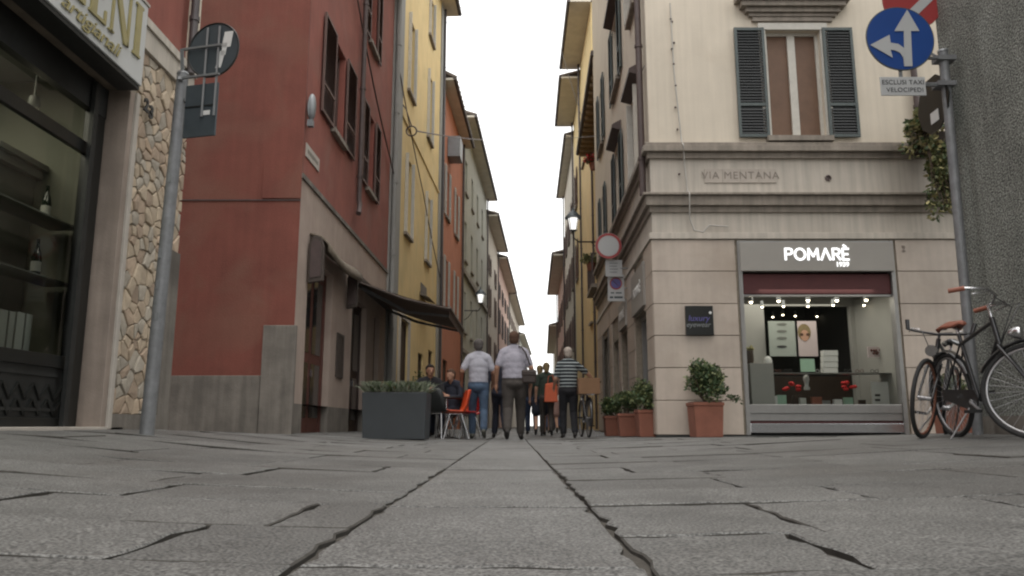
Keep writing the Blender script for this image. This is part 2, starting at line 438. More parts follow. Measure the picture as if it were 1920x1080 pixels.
    def build(s, name, mat=None, parent=None, local=False, recalc=True, bevel=0.0, kind=None, label=None):
        me = bpy.data.meshes.new(name)
        org = Vector((0, 0, 0)) if (local or parent is None) else root_origin(parent)
        me.from_pydata([tuple(Vector(p) - org) for p in s.v], [], s.f)
        mats = s.mats if s.mats else [mat]
        for m in mats: me.materials.append(m)
        if s.mats: me.polygons.foreach_set('material_index', s.m)
        me.polygons.foreach_set('use_smooth', s.smooth)
        if recalc and len(s.f) < 60000:
            bm = bmesh.new(); bm.from_mesh(me); bmesh.ops.recalc_face_normals(bm, faces=bm.faces); bm.to_mesh(me); bm.free()
        me.update()
        o = bpy.data.objects.new(name, me); C.objects.link(o)
        if parent is not None: o.parent = parent
        if bevel:
            b = o.modifiers.new('bevel', 'BEVEL'); b.width = bevel; b.segments = 2; b.limit_method = 'ANGLE'
        if kind: o['kind'] = kind
        if label: o['label'] = label
        return o
def solo(mb, name, m, label, cat, group=None, bevel=0.0):
    """a thing that is a single mesh, its origin at its base"""
    xs = [p[0] for p in mb.v]; ys = [p[1] for p in mb.v]; zs = [p[2] for p in mb.v]
    org = Vector(((min(xs) + max(xs)) / 2, (min(ys) + max(ys)) / 2, min(zs)))
    mb.v = [tuple(Vector(p) - org) for p in mb.v]
    o = mb.build(name, m, None, local=True, bevel=bevel); o.location = org
    return tag(o, label, cat, group)

def text_mesh(txt, size, extrude, shear=0.0, space=1.0, offset=0.0, align='CENTER'):
    cu = bpy.data.curves.new('lettering', 'FONT'); cu.body = txt; cu.size = size; cu.extrude = extrude
    cu.align_x = align; cu.align_y = 'CENTER'; cu.shear = shear; cu.space_character = space; cu.offset = offset
    ob = bpy.data.objects.new('lettering', cu); C.objects.link(ob)
    dg = bpy.context.evaluated_depsgraph_get()
    me = bpy.data.meshes.new_from_object(ob.evaluated_get(dg))
    bpy.data.objects.remove(ob); bpy.data.curves.remove(cu)
    return me
def text_on(txt, c, right, up, size, mat, parent, name='lettering', extrude=.004, sx=1.0, **kw):
    me = text_mesh(txt, size, extrude, **kw)
    right, up = Vector(right).normalized(), Vector(up).normalized(); nrm = right.cross(up)
    org = root_origin(parent)
    for v in me.vertices:
        v.co = Vector(c) + right * v.co.x * sx + up * v.co.y + nrm * v.co.z - org
    me.materials.clear(); me.materials.append(mat)
    me.name = name
    o = bpy.data.objects.new(name, me); C.objects.link(o); o.parent = parent
    return o

class Facade:
    """a straight wall: s runs along it, o outwards, z up"""
    def __init__(F, p0, p1, side=1):
        F.p0 = Vector((p0[0], p0[1], 0)); d = Vector((p1[0] - p0[0], p1[1] - p0[1], 0))
        F.L = d.length; F.d = d.normalized(); F.n = Vector((F.d.y, -F.d.x, 0)) * side
        F.right = (-F.n).cross(Vector((0, 0, 1)))
    def pt(F, s, o, z): return F.p0 + F.d * s + F.n * o + Vector((0, 0, z))
    def box(F, mb, s0, s1, o0, o1, z0, z1):
        mb.hexa([F.pt(s0, o0, z0), F.pt(s1, o0, z0), F.pt(s1, o1, z0), F.pt(s0, o1, z0), F.pt(s0, o0, z1), F.pt(s1, o0, z1), F.pt(s1, o1, z1), F.pt(s0, o1, z1)])
    def pic(F, px, py):
        """(s, z) where the line of sight through a photo pixel meets this wall"""
        r = ray(px, py); dx, dy = F.d.x, F.d.y
        det = r.x * (-dy) + dx * r.y
        t = (F.p0.x * (-dy) + dx * F.p0.y) / det
        return ((t * r.x - F.p0.x) * dx + (t * r.y - F.p0.y) * dy, CAM_H + t * r.z)
    def wall(F, mb, s0, s1, z0, z1, holes=(), depth=.22, closed=True):
        S = sorted({s0, s1} | {v for h in holes for v in h[:2] if s0 < v < s1})
        Z = sorted({z0, z1} | {v for h in holes for v in h[2:4] if z0 < v < z1})
        def solid(a, b): return not any(h[0] < a < h[1] and h[2] < b < h[3] for h in holes)
        for i in range(len(S) - 1):
            for j in range(len(Z) - 1):
                a, b = (S[i] + S[i + 1]) / 2, (Z[j] + Z[j + 1]) / 2
                if solid(a, b):
                    mb.add([F.pt(S[i], 0, Z[j]), F.pt(S[i + 1], 0, Z[j]), F.pt(S[i + 1], 0, Z[j + 1]), F.pt(S[i], 0, Z[j + 1])], [(0, 1, 2, 3)])
        for h in holes:
            a, b, c, d = max(h[0], s0), min(h[1], s1), max(h[2], z0), min(h[3], z1)
            q = [(a, c), (b, c), (b, d), (a, d)]
            for k in range(4):
                (u, w), (u2, w2) = q[k], q[(k + 1) % 4]
                mb.add([F.pt(u, 0, w), F.pt(u2, 0, w2), F.pt(u2, -depth, w2), F.pt(u, -depth, w)], [(0, 1, 2, 3)])
            if closed and not (len(h) > 4 and h[4]):
                mb.add([F.pt(a, -depth, c), F.pt(b, -depth, c), F.pt(b, -depth, d), F.pt(a, -depth, d)], [(0, 1, 2, 3)])

def shutter(F, s0, s1, z0, z1, parent, m_frame, m_slat, o=.03, mid=.28, fine=True):
    mb = MB(); fw = .045 if s1 - s0 > .3 else .03
    mb.mat(m_frame)
    F.box(mb, s0, s0 + fw, o, o + .035, z0, z1); F.box(mb, s1 - fw, s1, o, o + .035, z0, z1)
    zm = z0 + (z1 - z0) * mid
    for a in (z0, zm, z1 - .05): F.box(mb, s0 + fw, s1 - fw, o + .002, o + .033, a, a + .05)
    mb.mat(m_slat)
    mb.add([F.pt(s0 + fw, o + .004, z0), F.pt(s1 - fw, o + .004, z0), F.pt(s1 - fw, o + .004, z1), F.pt(s0 + fw, o + .004, z1)], [(0, 1, 2, 3)])
    z = z0 + .06; st = .05 if fine else .12
    while z < z1 - .07:
        if not (zm - .03 < z < zm + .055):
            mb.add([F.pt(s0 + fw, o + .012, z + st * .7), F.pt(s1 - fw, o + .012, z + st * .7), F.pt(s1 - fw, o + .030, z), F.pt(s0 + fw, o + .030, z)], [(0, 1, 2, 3)])
        z += st
    return mb.build('shutter', None, parent, recalc=False)

def window(F, s0, s1, z0, z1, parent, frame='winframe_b', pane='pane', shut=None, shw=None, sill=True, mid=True, surround=None, depth=.14, cols=('shut_b', 'shut_b'), fine=True, mw=.03):
    mb = MB(); w = .05; o0, o1 = -depth - .03, -depth + .02
    F.box(mb, s0, s0 + w, o0, o1, z0, z1); F.box(mb, s1 - w, s1, o0, o1, z0, z1)
    F.box(mb, s0 + w, s1 - w, o0, o1 - .002, z0, z0 + w); F.box(mb, s0 + w, s1 - w, o0, o1 - .002, z1 - w, z1)
    if mid:
        c = (s0 + s1) / 2; F.box(mb, c - mw, c + mw, o0, o1 + .004, z0 + w, z1 - w)
    fr = mb.build('window', M[frame], parent)
    def pn(a, b):
        g = MB(); F.box(g, a, b, o0 + .01, o0 + .018, z0 + w, z1 - w); g.build('pane', M[pane], fr)
    if mid: pn(s0 + w, (s0 + s1) / 2 - mw); pn((s0 + s1) / 2 + mw, s1 - w)
    else: pn(s0 + w, s1 - w)
    if sill:
        sb = MB(); F.box(sb, s0 - .08, s1 + .08, .002, .10, z0 - .09, z0 - .005); sb.build('sill', M['cornice'], fr)
    if surround:
        sb = MB(); t = .12
        F.box(sb, s0 - t, s0 - .002, .002, .035, z0, z1); F.box(sb, s1 + .002, s1 + t, .002, .035, z0, z1); F.box(sb, s0 - t, s1 + t, .002, .045, z1 + .002, z1 + t)
        sb.build('surround', M[surround], fr)
    if shut:
        shw = shw or (s1 - s0) / 2 + .02
        if shut == 'open':
            shutter(F, s0 - shw - .03, s0 - .03, z0 - .02, z1 + .03, fr, M[cols[0]], M[cols[1]], fine=fine)
            shutter(F, s1 + .03, s1 + shw + .03, z0 - .02, z1 + .03, fr, M[cols[0]], M[cols[1]], fine=fine)
        elif shut == 'ajar':                      # hinged out at right angles to the wall
            for e, q in ((s0, -.035), (s1, .0)):
                mb = MB(); F.box(mb, e + q, e + q + .035, .004, shw, z0 - .02, z1 + .03); mb.build('shutter', M[cols[0]], fr)
        else:
            c = (s0 + s1) / 2
            shutter(F, s0, c - .005, z0, z1, fr, M[cols[0]], M[cols[1]], o=-.06, fine=fine)
            shutter(F, c + .005, s1, z0, z1, fr, M[cols[0]], M[cols[1]], o=-.06, fine=fine)
    return fr

def mass(F, parent, z0, z1, depth=6.0, mat=None, s0=0.0, s1=None, o=-.26, name='rear_wall'):
    mb = MB(); F.box(mb, s0 + .002, (s1 or F.L) - .002, -depth, o, z0, z1)
    return mb.build(name, mat, parent)

def eave(F, parent, z, over=.6, s0=0.0, s1=None, soff='soffit', gut='gutter', rise=1.2, run=4.0, th=.10, rafters=False, end0=.25, end1=.25):
    s1 = s1 or F.L
    a, b = s0 - end0, s1 + end1
    mb = MB().mat(M['tile'])
    mb.hexa([F.pt(a, over, z), F.pt(b, over, z), F.pt(b, -run, z + rise), F.pt(a, -run, z + rise),
             F.pt(a, over, z + th), F.pt(b, over, z + th), F.pt(b, -run, z + rise + th), F.pt(a, -run, z + rise + th)])
    n = max(3, int((b - a) / .5)) if F.p0.y < 60 else 0    # tile ridges at the edge
    for i in range(n):
        s = a + (b - a) * (i + .5) / n
        mb.tube([F.pt(s, over + .05, z + th), F.pt(s, -run + .2, z + rise * .97 + th)], .09, 6)
    rf = mb.build('roof', None, parent)
    mb = MB().mat(M[soff])
    F.box(mb, a, b, .004, over - .04, z - .10, z - .003)
    if rafters:
        mb.mat(M['darkwood']); k = int((b - a) / .55)
        for i in range(k):
            s = a + (b - a) * (i + .5) / k
            F.box(mb, s - .05, s + .05, .01, over - .02, z - .24, z - .102)
    mb.build('soffit', None, rf)
    mb = MB(); mb.tube([F.pt(a, over + .02, z - .02), F.pt(b, over + .02, z - .02)], .085, 8); mb.build('gutter', M[gut], rf)
    return rf

def downpipe(F, s, z0, z1, parent, m='pipe', r=.05, o=.08, shoe=0.0):
    mb = MB(); pts = [F.pt(s, o, z1), F.pt(s, o, z0 + .1)]
    if shoe: pts += [F.pt(s, o + .02, z0), F.pt(s - shoe, o + .05, z0 - .25)]
    else: pts += [F.pt(s, o, z0)]
    mb.tube(pts, r, 8)
    z = z0 + .6
    while z < z1: mb.tube([F.pt(s, o, z), F.pt(s, o, z + .05)], r * 1.25, 8); z += 2.0
    return mb.build('downpipe', M[m], parent)

# ================================================================== SETTING: ground and paving slabs
def seq(pts):
    out = []
    for a, b, st in pts:
        x = a
        while x < b - 1e-6: out.append(x); x += st
    out.append(pts[-1][1]); return out
gx = seq([(-400, -40, 60), (-40, -10, 5), (-10, 10, .5), (10, 40, 5), (40, 400, 60)])
gy = seq([(-60, -5, 11), (-5, 30, .5), (30, 130, 5), (130, 600, 94)])
mb = MB()
for y in gy:
    for x in gx: mb.v.append((x, y, gz(x, y) - .014))
W_ = len(gx)
for j in range(len(gy) - 1):
    for i in range(W_ - 1):
        mb.f.append([j * W_ + i, j * W_ + i + 1, (j + 1) * W_ + i + 1, (j + 1) * W_ + i]); mb.m.append(0); mb.smooth.append(True)
ground = mb.build('ground', M['earth'], None, recalc=False)
tag(ground, kind='structure')

SLAB_BATCH = {}
def slab_poly(x0, x1, y0, y1, gap, near):
    """outline of one slab, its edges a little ragged"""
    a = gap / 2; x0 += a; x1 -= a; y0 += a * RND.choice([.3, .6, 1.0, 1.5]); y1 -= a * RND.choice([.3, .6, 1.0, 1.5])
    j = .0035 if near else .003
    step = .07 if near else 9
    P = []
    def edge(p, q):
        n = max(1, int(math.hypot(q[0] - p[0], q[1] - p[1]) / step))
        chip = [RND.randrange(n) for _ in range(2)] if near and n > 4 else []
        for k in range(n):
            t = k / n
            if k in chip and 0 < k: cx_, cy_ = (x0 + x1) / 2, (y0 + y1) / 2; q_ = RND.uniform(.006, .019); P.append((p[0] + (q[0] - p[0]) * t + (cx_ > p[0] and q_ * (p[0] == q[0]) or -q_ * (p[0] == q[0])), p[1] + (q[1] - p[1]) * t + (q_ if cy_ > p[1] else -q_) * (p[1] == q[1]))); continue
            P.append((p[0] + (q[0] - p[0]) * t + RND.uniform(-j, j), p[1] + (q[1] - p[1]) * t + RND.uniform(-j, j)))
    c = .012 if near else .0
    qs = [(x0, y0), (x1, y0), (x1, y1), (x0, y1)]
    for k in range(4): edge(qs[k], qs[(k + 1) % 4])
    return P
def slab_mesh(mb, x0, x1, y0, y1, gap, near):
    P = slab_poly(x0, x1, y0, y1, gap, near)
    cx, cy = (x0 + x1) / 2, (y0 + y1) / 2
    dz = RND.uniform(-.0035, .0035); tx, ty = RND.uniform(-.006, .006), RND.uniform(-.005, .005)
    h00, h10, h11, h01 = gz(x0, y0), gz(x1, y0), gz(x1, y1), gz(x0, y1)
    def top(x, y):
        u, v = (x - x0) / (x1 - x0), (y - y0) / (y1 - y0)
        return h00 * (1 - u) * (1 - v) + h10 * u * (1 - v) + h11 * u * v + h01 * (1 - u) * v + dz + (x - cx) * tx + (y - cy) * ty
    n = len(P); bev = .005 if near else .004
    def inn(p):
        dx, dy = cx - p[0], cy - p[1]; 
        return (p[0] + max(-bev, min(bev, dx)), p[1] + max(-bev, min(bev, dy)))
    T = [inn(p) for p in P]
    vs = [(x, y, top(x, y)) for x, y in T] + [(x, y, top(x, y) - bev * .45 - (RND.uniform(0, .002) if near else 0)) for x, y in P] + [(x, y, top(x, y) - .05) for x, y in P]
    fs = [tuple(range(n))] + [(i, (i + 1) % n, n + (i + 1) % n, n + i) for i in range(n)] + [(n + i, n + (i + 1) % n, 2 * n + (i + 1) % n, 2 * n + i) for i in range(n)]
    fs = [f if k == 0 else f[::-1] for k, f in enumerate(fs)]
    cur = mb.cur
    mb.add(vs, fs[:1]); k0 = len(mb.v) - len(vs)
    mb.mat(M['joint'] if RND.random() < .3 else mb.mats[cur])
    for f in fs[1:1 + n]: mb.f.append([k0 + i for i in f]); mb.m.append(mb.cur); mb.smooth.append(False)
    mb.mat(M['joint'])
    for f in fs[1 + n:]: mb.f.append([k0 + i for i in f]); mb.m.append(mb.cur); mb.smooth.append(False)
    mb.cur = cur

slabs = []                     # (x0, x1, y0, y1, strip?)
ymax = 60.0
y = -.6
while y < ymax:                # the central wheel strip, one slab wide
    l = RND.choice([.96, 1.0, 1.04]) if y > 1.4 or y < 0 else .98
    slabs.append((-.373, .230, y, y + l, True)); y += l
def side_bounds(sgn, y):
    if sgn < 0:
        if y < 7.9: return 3.5
        if y < 12: return 9.0
        return 3.4
    if y < 7.0: return 4.15
    if y < 12: return 9.0
    return 2.3 + max(0, y - 22) * .05
for sgn in (-1, 1):
    rows = [-.6, -.1, .42, .86, 1.39, 1.86, 2.40] if sgn < 0 else [-.6, -.15, .35, .80, 1.31, 1.75, 2.38]
    while rows[-1] < ymax: rows.append(rows[-1] + RND.uniform(.46, .62))
    for r0, r1 in zip(rows, rows[1:]):
        lim = side_bounds(sgn, (r0 + r1) / 2)
        xs = [.373 if sgn < 0 else .230]
        if sgn < 0 and abs(r0 - 1.39) < .01: xs.append(.70)
        elif sgn < 0 and abs(r0 - 1.86) < .01: xs.append(.57)
        elif sgn > 0 and abs(r0 - 1.31) < .01: xs.append(.595)
        else: xs.append(xs[0] + RND.uniform(.3, .95))
        while xs[-1] < lim: xs.append(xs[-1] + RND.uniform(.62, 1.15))
        for a, b in zip(xs, xs[1:]):
            if a > lim - .1: continue
            b = min(b, lim + .05)
            if sgn < 0: slabs.append((-b, -a, r0, r1, False))
            else: slabs.append((a, b, r0, r1, False))
def seen(s):
    cx, cy = (s[0] + s[1]) / 2, (s[2] + s[3]) / 2
    return cy > .55 and abs(cx) < .72 * s[3] + .5
def sz(s): return -(s[1] - s[0]) * (s[3] - s[2]) / max(.3, (s[2] + s[3]) / 2) ** 3 if seen(s) else 0
slabs.sort(key=sz)
for i, sl in enumerate(slabs[:296]):
    mb = MB(); near = sl[2] < 4.2
    x0, x1, y0, y1, st = sl
    mb.mat(M['strip' if st else 'slab']); slab_mesh(mb, x0, x1, y0, y1, .009 if not st else .017, near)
    cx, cy = (x0 + x1) / 2, (y0 + y1) / 2
    mb.v = [(p[0] - cx, p[1] - cy, p[2]) for p in mb.v]
    o = mb.build('paving_slab', None, ground, local=True, recalc=False)
    o.location = (cx, cy, 0)
mb = MB()
for sl in slabs[296:]:
    mb.mat(M['strip' if sl[4] else 'slab']); slab_mesh(mb, *sl[:4], .014, False)
o = mb.build('paving_slabs_beyond', None, ground, local=True, recalc=False, kind='stuff')

# ================================================================== LEFT: shop building with stone cladding
FL = Facade((-3.5, -2.0), (-3.5, 7.87), 1)
zl = gz(-3.5, 5)
LB = thing('shop_building', 'shop building at far left with rough stone cladding beside a black framed window', 'building', (-3.5, 4, zl))
OPEN_L = (5.2, 8.70, zl - .02, 3.25, True)       # s = y + 2
mb = MB().mat(M['mortar']); FL.wall(mb, 8.70, FL.L, zl - .1, 3.74, [], .4)
mb.mat(M['dado']); FL.wall(mb, 0, 8.70, zl - .1, 4.0, [OPEN_L], .30, closed=False)
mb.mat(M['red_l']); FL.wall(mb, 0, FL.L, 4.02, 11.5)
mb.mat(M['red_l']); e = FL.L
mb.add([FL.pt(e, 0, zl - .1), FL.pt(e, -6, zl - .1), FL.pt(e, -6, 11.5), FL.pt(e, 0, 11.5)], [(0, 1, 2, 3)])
mb.build('wall', None, LB, recalc=False)
mb = MB(); FL.box(mb, 8.72, FL.L + .01, .0, .05, 3.74, 4.02); FL.box(mb, 8.72, FL.L + .012, .052, .075, 3.95, 4.03); mb.build('plaster_band', M['band'], LB)
mb = MB(); FL.box(mb, 8.77, FL.L + .008, .002, .045, zl - .1, .34); mb.build('plinth', M['dado'], LB)
mb = MB(); FL.box(mb, FL.L - .24, FL.L + .012, .002, .042, .34, 2.0); mb.build('corner_strip', M['dado'], LB)
mb = MB(); FL.box(mb, FL.L - .15, FL.L + .02, .002, .06, 4.04, 11.5); mb.build('corner_strip', M['cream'], LB)
downpipe(FL, FL.L - .22, 3.9, 11, LB, 'gutter', .045, .10)
mb = MB(); FL.box(mb, 0, FL.L, -6, -.4, 4.05, 11.4); FL.box(mb, 0, 5.1, -6, -.42, zl, 4.04); FL.box(mb, 8.75, 9.8, -6, -.3, zl, 4.04); mb.build('rear_wall', M['dark'], LB)
mb = MB(); FL.box(mb, 8.703, 8.765, -.005, .052, zl, 3.26); mb.build('door_jamb', M['jamb_l'], LB, bevel=.006)
mb = MB(); FL.box(mb, 8.62, 8.70, -.26, .03, zl, 3.25); mb.build('door_jamb', M['jamb'], LB, bevel=.006)
mb = MB(); FL.box(mb, 5.0, 8.98, -.26, .045, zl - .05, zl + .02); mb.build('threshold', M['jamb_l'], LB, bevel=.006)
mb = MB(); FL.box(mb, 5.0, 8.61, -.20, .10, 3.24, 3.28); mb.build('soffit', M['soffit_w'], LB)

# irregular cladding stones, cut as the cells between scattered seeds
def clip(poly, p, n):
    out = []
    for i in range(len(poly)):
        a, b = poly[i], poly[(i + 1) % len(poly)]
        da = (a[0] - p[0]) * n[0] + (a[1] - p[1]) * n[1]; db = (b[0] - p[0]) * n[0] + (b[1] - p[1]) * n[1]
        if da <= 0: out.append(a)
        if da * db < 0:
            t = da / (da - db); out.append((a[0] + (b[0] - a[0]) * t, a[1] + (b[1] - a[1]) * t))
    return out
def cladding(F, s0, s1, z0, z1, size, parent, notch=None):
    seeds = []; tries = 0
    while tries < 5000 and len(seeds) < 260:
        p = (RND.uniform(s0, s1), RND.uniform(z0, z1)); tries += 1
        q = RND.choice([.45, .6, .8, 1.0, 1.35])
        if all(math.hypot((p[0] - q2[0]) * 1.0, (p[1] - q2[1]) * .8) > size * .62 * (q + q2[2]) / 1.7 for q2 in seeds): seeds.append((p[0], p[1], q))
    for sx, sz_, q in seeds:
        poly = [(s0, z0), (s1, z0), (s1, z1), (s0, z1)]
        for ox, oz, q2 in seeds:
            if (ox, oz) == (sx, sz_) or math.hypot(ox - sx, oz - sz_) > size * 4: continue
            mx, mz = (sx + ox) / 2, (sz_ + oz) / 2; nx, nz = ox - sx, oz - sz_; l = math.hypot(nx, nz)
            g = RND.uniform(.004, .010)
            poly = clip(poly, (mx - nx / l * g, mz - nz / l * g), (nx, nz))
            if len(poly) < 3: break
        if len(poly) < 3: continue
        if notch and sx > notch[0] and sz_ < notch[1]: continue
        cx = sum(p[0] for p in poly) / len(poly); cz = sum(p[1] for p in poly) / len(poly)
        h = RND.uniform(.014, .030)
        pol = [(p[0] + RND.uniform(-.006, .006), p[1] + RND.uniform(-.006, .006)) for p in poly]
        k = .90
        mb = MB(); n = len(pol)
        vs = [F.pt(a, .0, b) for a, b in pol] + [F.pt(a, h * .7, b) for a, b in pol] + [F.pt(cx + (a - cx) * k, h + RND.uniform(-.004, .004), cz + (b - cz) * k) for a, b in pol] + [F.pt(cx, h + .003, cz)]
        fs = [(i, (i + 1) % n, n + (i + 1) % n, n + i) for i in range(n)] + [(n + i, n + (i + 1) % n, 2 * n + (i + 1) % n, 2 * n + i) for i in range(n)] + [(2 * n + i, 2 * n + (i + 1) % n, 3 * n) for i in range(n)]
        mb.add(vs, fs)
        mb.build('stone', M[RND.choices(['stone', 'stone_p', 'stone_g'], [6, 2, 3])[0]], parent)
cladding(FL, 8.77, FL.L, .345, 3.735, .125, LB, notch=(FL.L - .27, 2.02))
NP = thing('house_number', 'dark house number 23 fixed on the stone cladding', 'house number', FL.pt(8.84, .06, 3.15))
for i, ch in enumerate('23'):
    text_on(ch, FL.pt(8.86 + .10 * i, .062, 3.20 - .03 * i), (0, 1, 0), (0, 0, 1), .17, M['ink'], NP, name='digit', extrude=.008, offset=.006)

# black window front: frame, transom, panes, lower panel with wave ornament
g0 = 5.2
SF = thing('black_shop_window', 'black framed shop window with glass above a dark ornamented panel', 'shop window', (-3.72, 5, zl))
mb = MB(); o0, o1 = -.24, -.17
FL.box(mb, 8.40, 8.61, o0, o1, zl, 3.24)
FL.box(mb, g0, 8.40, o0, o1 - .003, 2.98, 3.24)
FL.box(mb, g0, 8.40, o0, o1 - .003, zl + .0, zl + .09)
FL.box(mb, g0, g0 + .1, o0, o1, zl + .09, 2.98)
FL.box(mb, g0 + .1, 8.40, o0, o1 - .006, .70, .80)
FL.box(mb, g0 + .1, 8.40, o0 + .01, o1 - .012, 2.55, 2.66)
mb.build('window_frame', M['black'], SF, bevel=.004)
mb = MB(); FL.box(mb, 8.33, 8.395, -.155, -.12, zl + .02, 3.2); mb.build('frame_edge', M['blackmat'], SF)
mb = MB(); FL.box(mb, 5.0, 8.61, -.245, -.165, 2.96, 3.235); mb.build('roller_shutter_box', M['blackmat'], SF)
mb = MB(); [mb.add([FL.pt(g0 + .1, o0 + .03, za_), FL.pt(8.40, o0 + .03, za_), FL.pt(8.40, o0 + .03, zb_), FL.pt(g0 + .1, o0 + .03, zb_)], [(0, 1, 2, 3)]) for za_, zb_ in ((.80, 2.55), (2.66, 2.98))]; mb.build('pane', M['glass_d'], SF, recalc=False)
mb = MB(); FL.box(mb, g0 + .1, 8.40, o0 + .01, o1 - .035, zl + .09, .70)
FL.box(mb, g0 + .2, 8.32, o1 - .036, o1 - .02, zl + .14, zl + .165); FL.box(mb, g0 + .2, 8.32, o1 - .036, o1 - .02, .625, .65)
mb.build('lower_panel', M['blackmat'], SF)
mb = MB()                                        # wave ornament of overlapping chevrons
for k in range(16):
    c = 5.45 + k * .19
    if c > 8.3: break
    for a, b in (((-.09, .12), (0, .0)), ((0, .0), (.09, .12)), ((-.09, .0), (0, -.12)), ((0, -.12), (.09, .0))):
        mb.bar(FL.pt(c + a[0], o1 - .028, .44 + a[1]), FL.pt(c + b[0], o1 - .028, .44 + b[1]), .018, .018, up=(1, 0, 0))
mb.build('wave_ornament', M['black'], SF)

# room behind the glass
mb = MB().mat(M['shopwall_l'])
mb.add([FL.pt(4, -2.6, zl), FL.pt(8.9, -2.6, zl), FL.pt(8.9, -2.6, 3.4), FL.pt(4, -2.6, 3.4)], [(0, 1, 2, 3)])
mb.add([FL.pt(8.74, -.30, zl), FL.pt(8.74, -2.6, zl), FL.pt(8.74, -2.6, 3.4), FL.pt(8.74, -.30, 3.4)], [(0, 1, 2, 3)])
mb.add([FL.pt(5.0, -.31, zl), FL.pt(5.0, -2.6, zl), FL.pt(5.0, -2.6, 3.4), FL.pt(5.0, -.31, 3.4)], [(0, 1, 2, 3)])
mb.mat(M['roomceil']); mb.add([FL.pt(4, -.30, 3.38), FL.pt(8.9, -.30, 3.38), FL.pt(8.9, -2.6, 3.38), FL.pt(4, -2.6, 3.38)], [(0, 1, 2, 3)])
mb.mat(M['roomdark']); mb.add([FL.pt(4, -.25, zl + .03), FL.pt(8.9, -.25, zl + .03), FL.pt(8.9, -2.6, zl + .03), FL.pt(4, -2.6, zl + .03)], [(0, 1, 2, 3)])
mb.build('interior_wall', None, LB, recalc=False)
SH = thing('display_shelves', 'display shelving with glass boards behind the left shop window', 'shelves', FL.pt(7.2, -.8, .78))
for z in (1.44, 1.95):
    mb = MB(); FL.box(mb, 7.2, 8.70, -.62, -.34, z, z + .012); mb.build('shelf_board', M['shelf'], SH)
mb = MB(); FL.box(mb, g0, 8.72, -.72, -.30, .74, .78); mb.build('window_base', M['shelf'], SH)
for s in (7.25,):
    mb = MB(); FL.box(mb, s, s + .03, -.62, -.59, .78, 2.9); mb.build('upright', M['shelf'], SH)
WD = thing('wall_unit', 'grey wall unit with a moulded top standing inside the left shop', 'cabinet', FL.pt(8.4, -1.3, .79))
mb = MB(); FL.box(mb, 8.15, 8.70, -1.9, -.80, .79, 2.42); mb.build('cabinet_body', M['shelf'], WD)
mb = MB(); FL.box(mb, 8.08, 8.72, -1.95, -.74, 2.421, 2.50); FL.box(mb, 8.04, 8.72, -1.97, -.70, 2.501, 2.55); mb.build('cabinet_top', M['shelf'], WD)
mb = MB()
for o_s in (-1.0, -1.35, -1.7): FL.box(mb, 8.12, 8.15, o_s - .02, o_s + .02, .85, 2.38)
for z_s in (1.3, 1.8): FL.box(mb, 8.125, 8.15, -1.88, -.82, z_s, z_s + .03)
mb.build('cabinet_stile', M['roomdark'], WD)
def bottle(p, h, label):
    b = thing('bottle', label, 'bottle', p)
    mb = MB(); mb.lathe((0, 0, 0), [(.034, 0), (.038, .01), (.038, h * .5), (.030, h * .64), (.014, h * .78), (.012, h * .98), (.015, h)], 14); mb.build('glass_body', M['bottle'], b, local=True)
    mb = MB(); mb.lathe((0, 0, 0), [(.0385, h * .14), (.0385, h * .4)], 14); mb.build('bottle_label', M['box_w'], b, local=True)
    return b
bottle(FL.pt(8.38, -.48, 1.965), .30, 'dark bottle with a white label on the upper glass shelf')
bottle(FL.pt(8.30, -.46, 1.455), .32, 'dark wine bottle with a dim label on the lower glass shelf')
WORD = ['first (lowest)', 'second', 'third', 'fourth', 'fifth', 'sixth', 'last']
for i, (s, w, h) in enumerate([(7.42, .10, .24), (7.53, .08, .27), (7.63, .13, .30), (7.86, .10, .34), (7.98, .07, .34), (8.07, .10, .35), (8.19, .08, .35)]):
    mb = MB(); FL.box(mb, s, s + w, -.66, -.42, .782, .782 + h)
    solo(mb, 'packaged_box', M['box_w'], 'pale upright box, ' + WORD[i] + ' from the left in the row behind the left shop glass', 'box', 'pale boxes standing in the left shop window', bevel=.004)
for (s, o, z) in ((8.10, -.50, 2.82),):
    L_ = thing('spotlight', 'lit warm spotlight hanging under the ceiling of the left shop', 'lamp', FL.pt(s, o, z))
    mb = MB(); mb.lathe((0, 0, 0), [(.03, .012), (.05, .05), (.04, .13)], 14); mb.tube([(0, 0, .13), (0, 0, .55)], .008, 6); mb.build('lamp_housing', M['shelf'], L_, local=True)
    mb = MB(); mb.lathe((0, 0, 0), [(.001, -.012), (.042, .0), (.042, .010)], 14); mb.build('bulb', M['spot_on'], L_, local=True)
pl = bpy.data.lights.new('shop_lamp', 'AREA'); pl.energy = 22; pl.size = 1.2; pl.color = (1, .93, .75)
po_ = bpy.data.objects.new('shop_lamp', pl); C.objects.link(po_); po_.location = FL.pt(7.2, -1.2, 3.3)

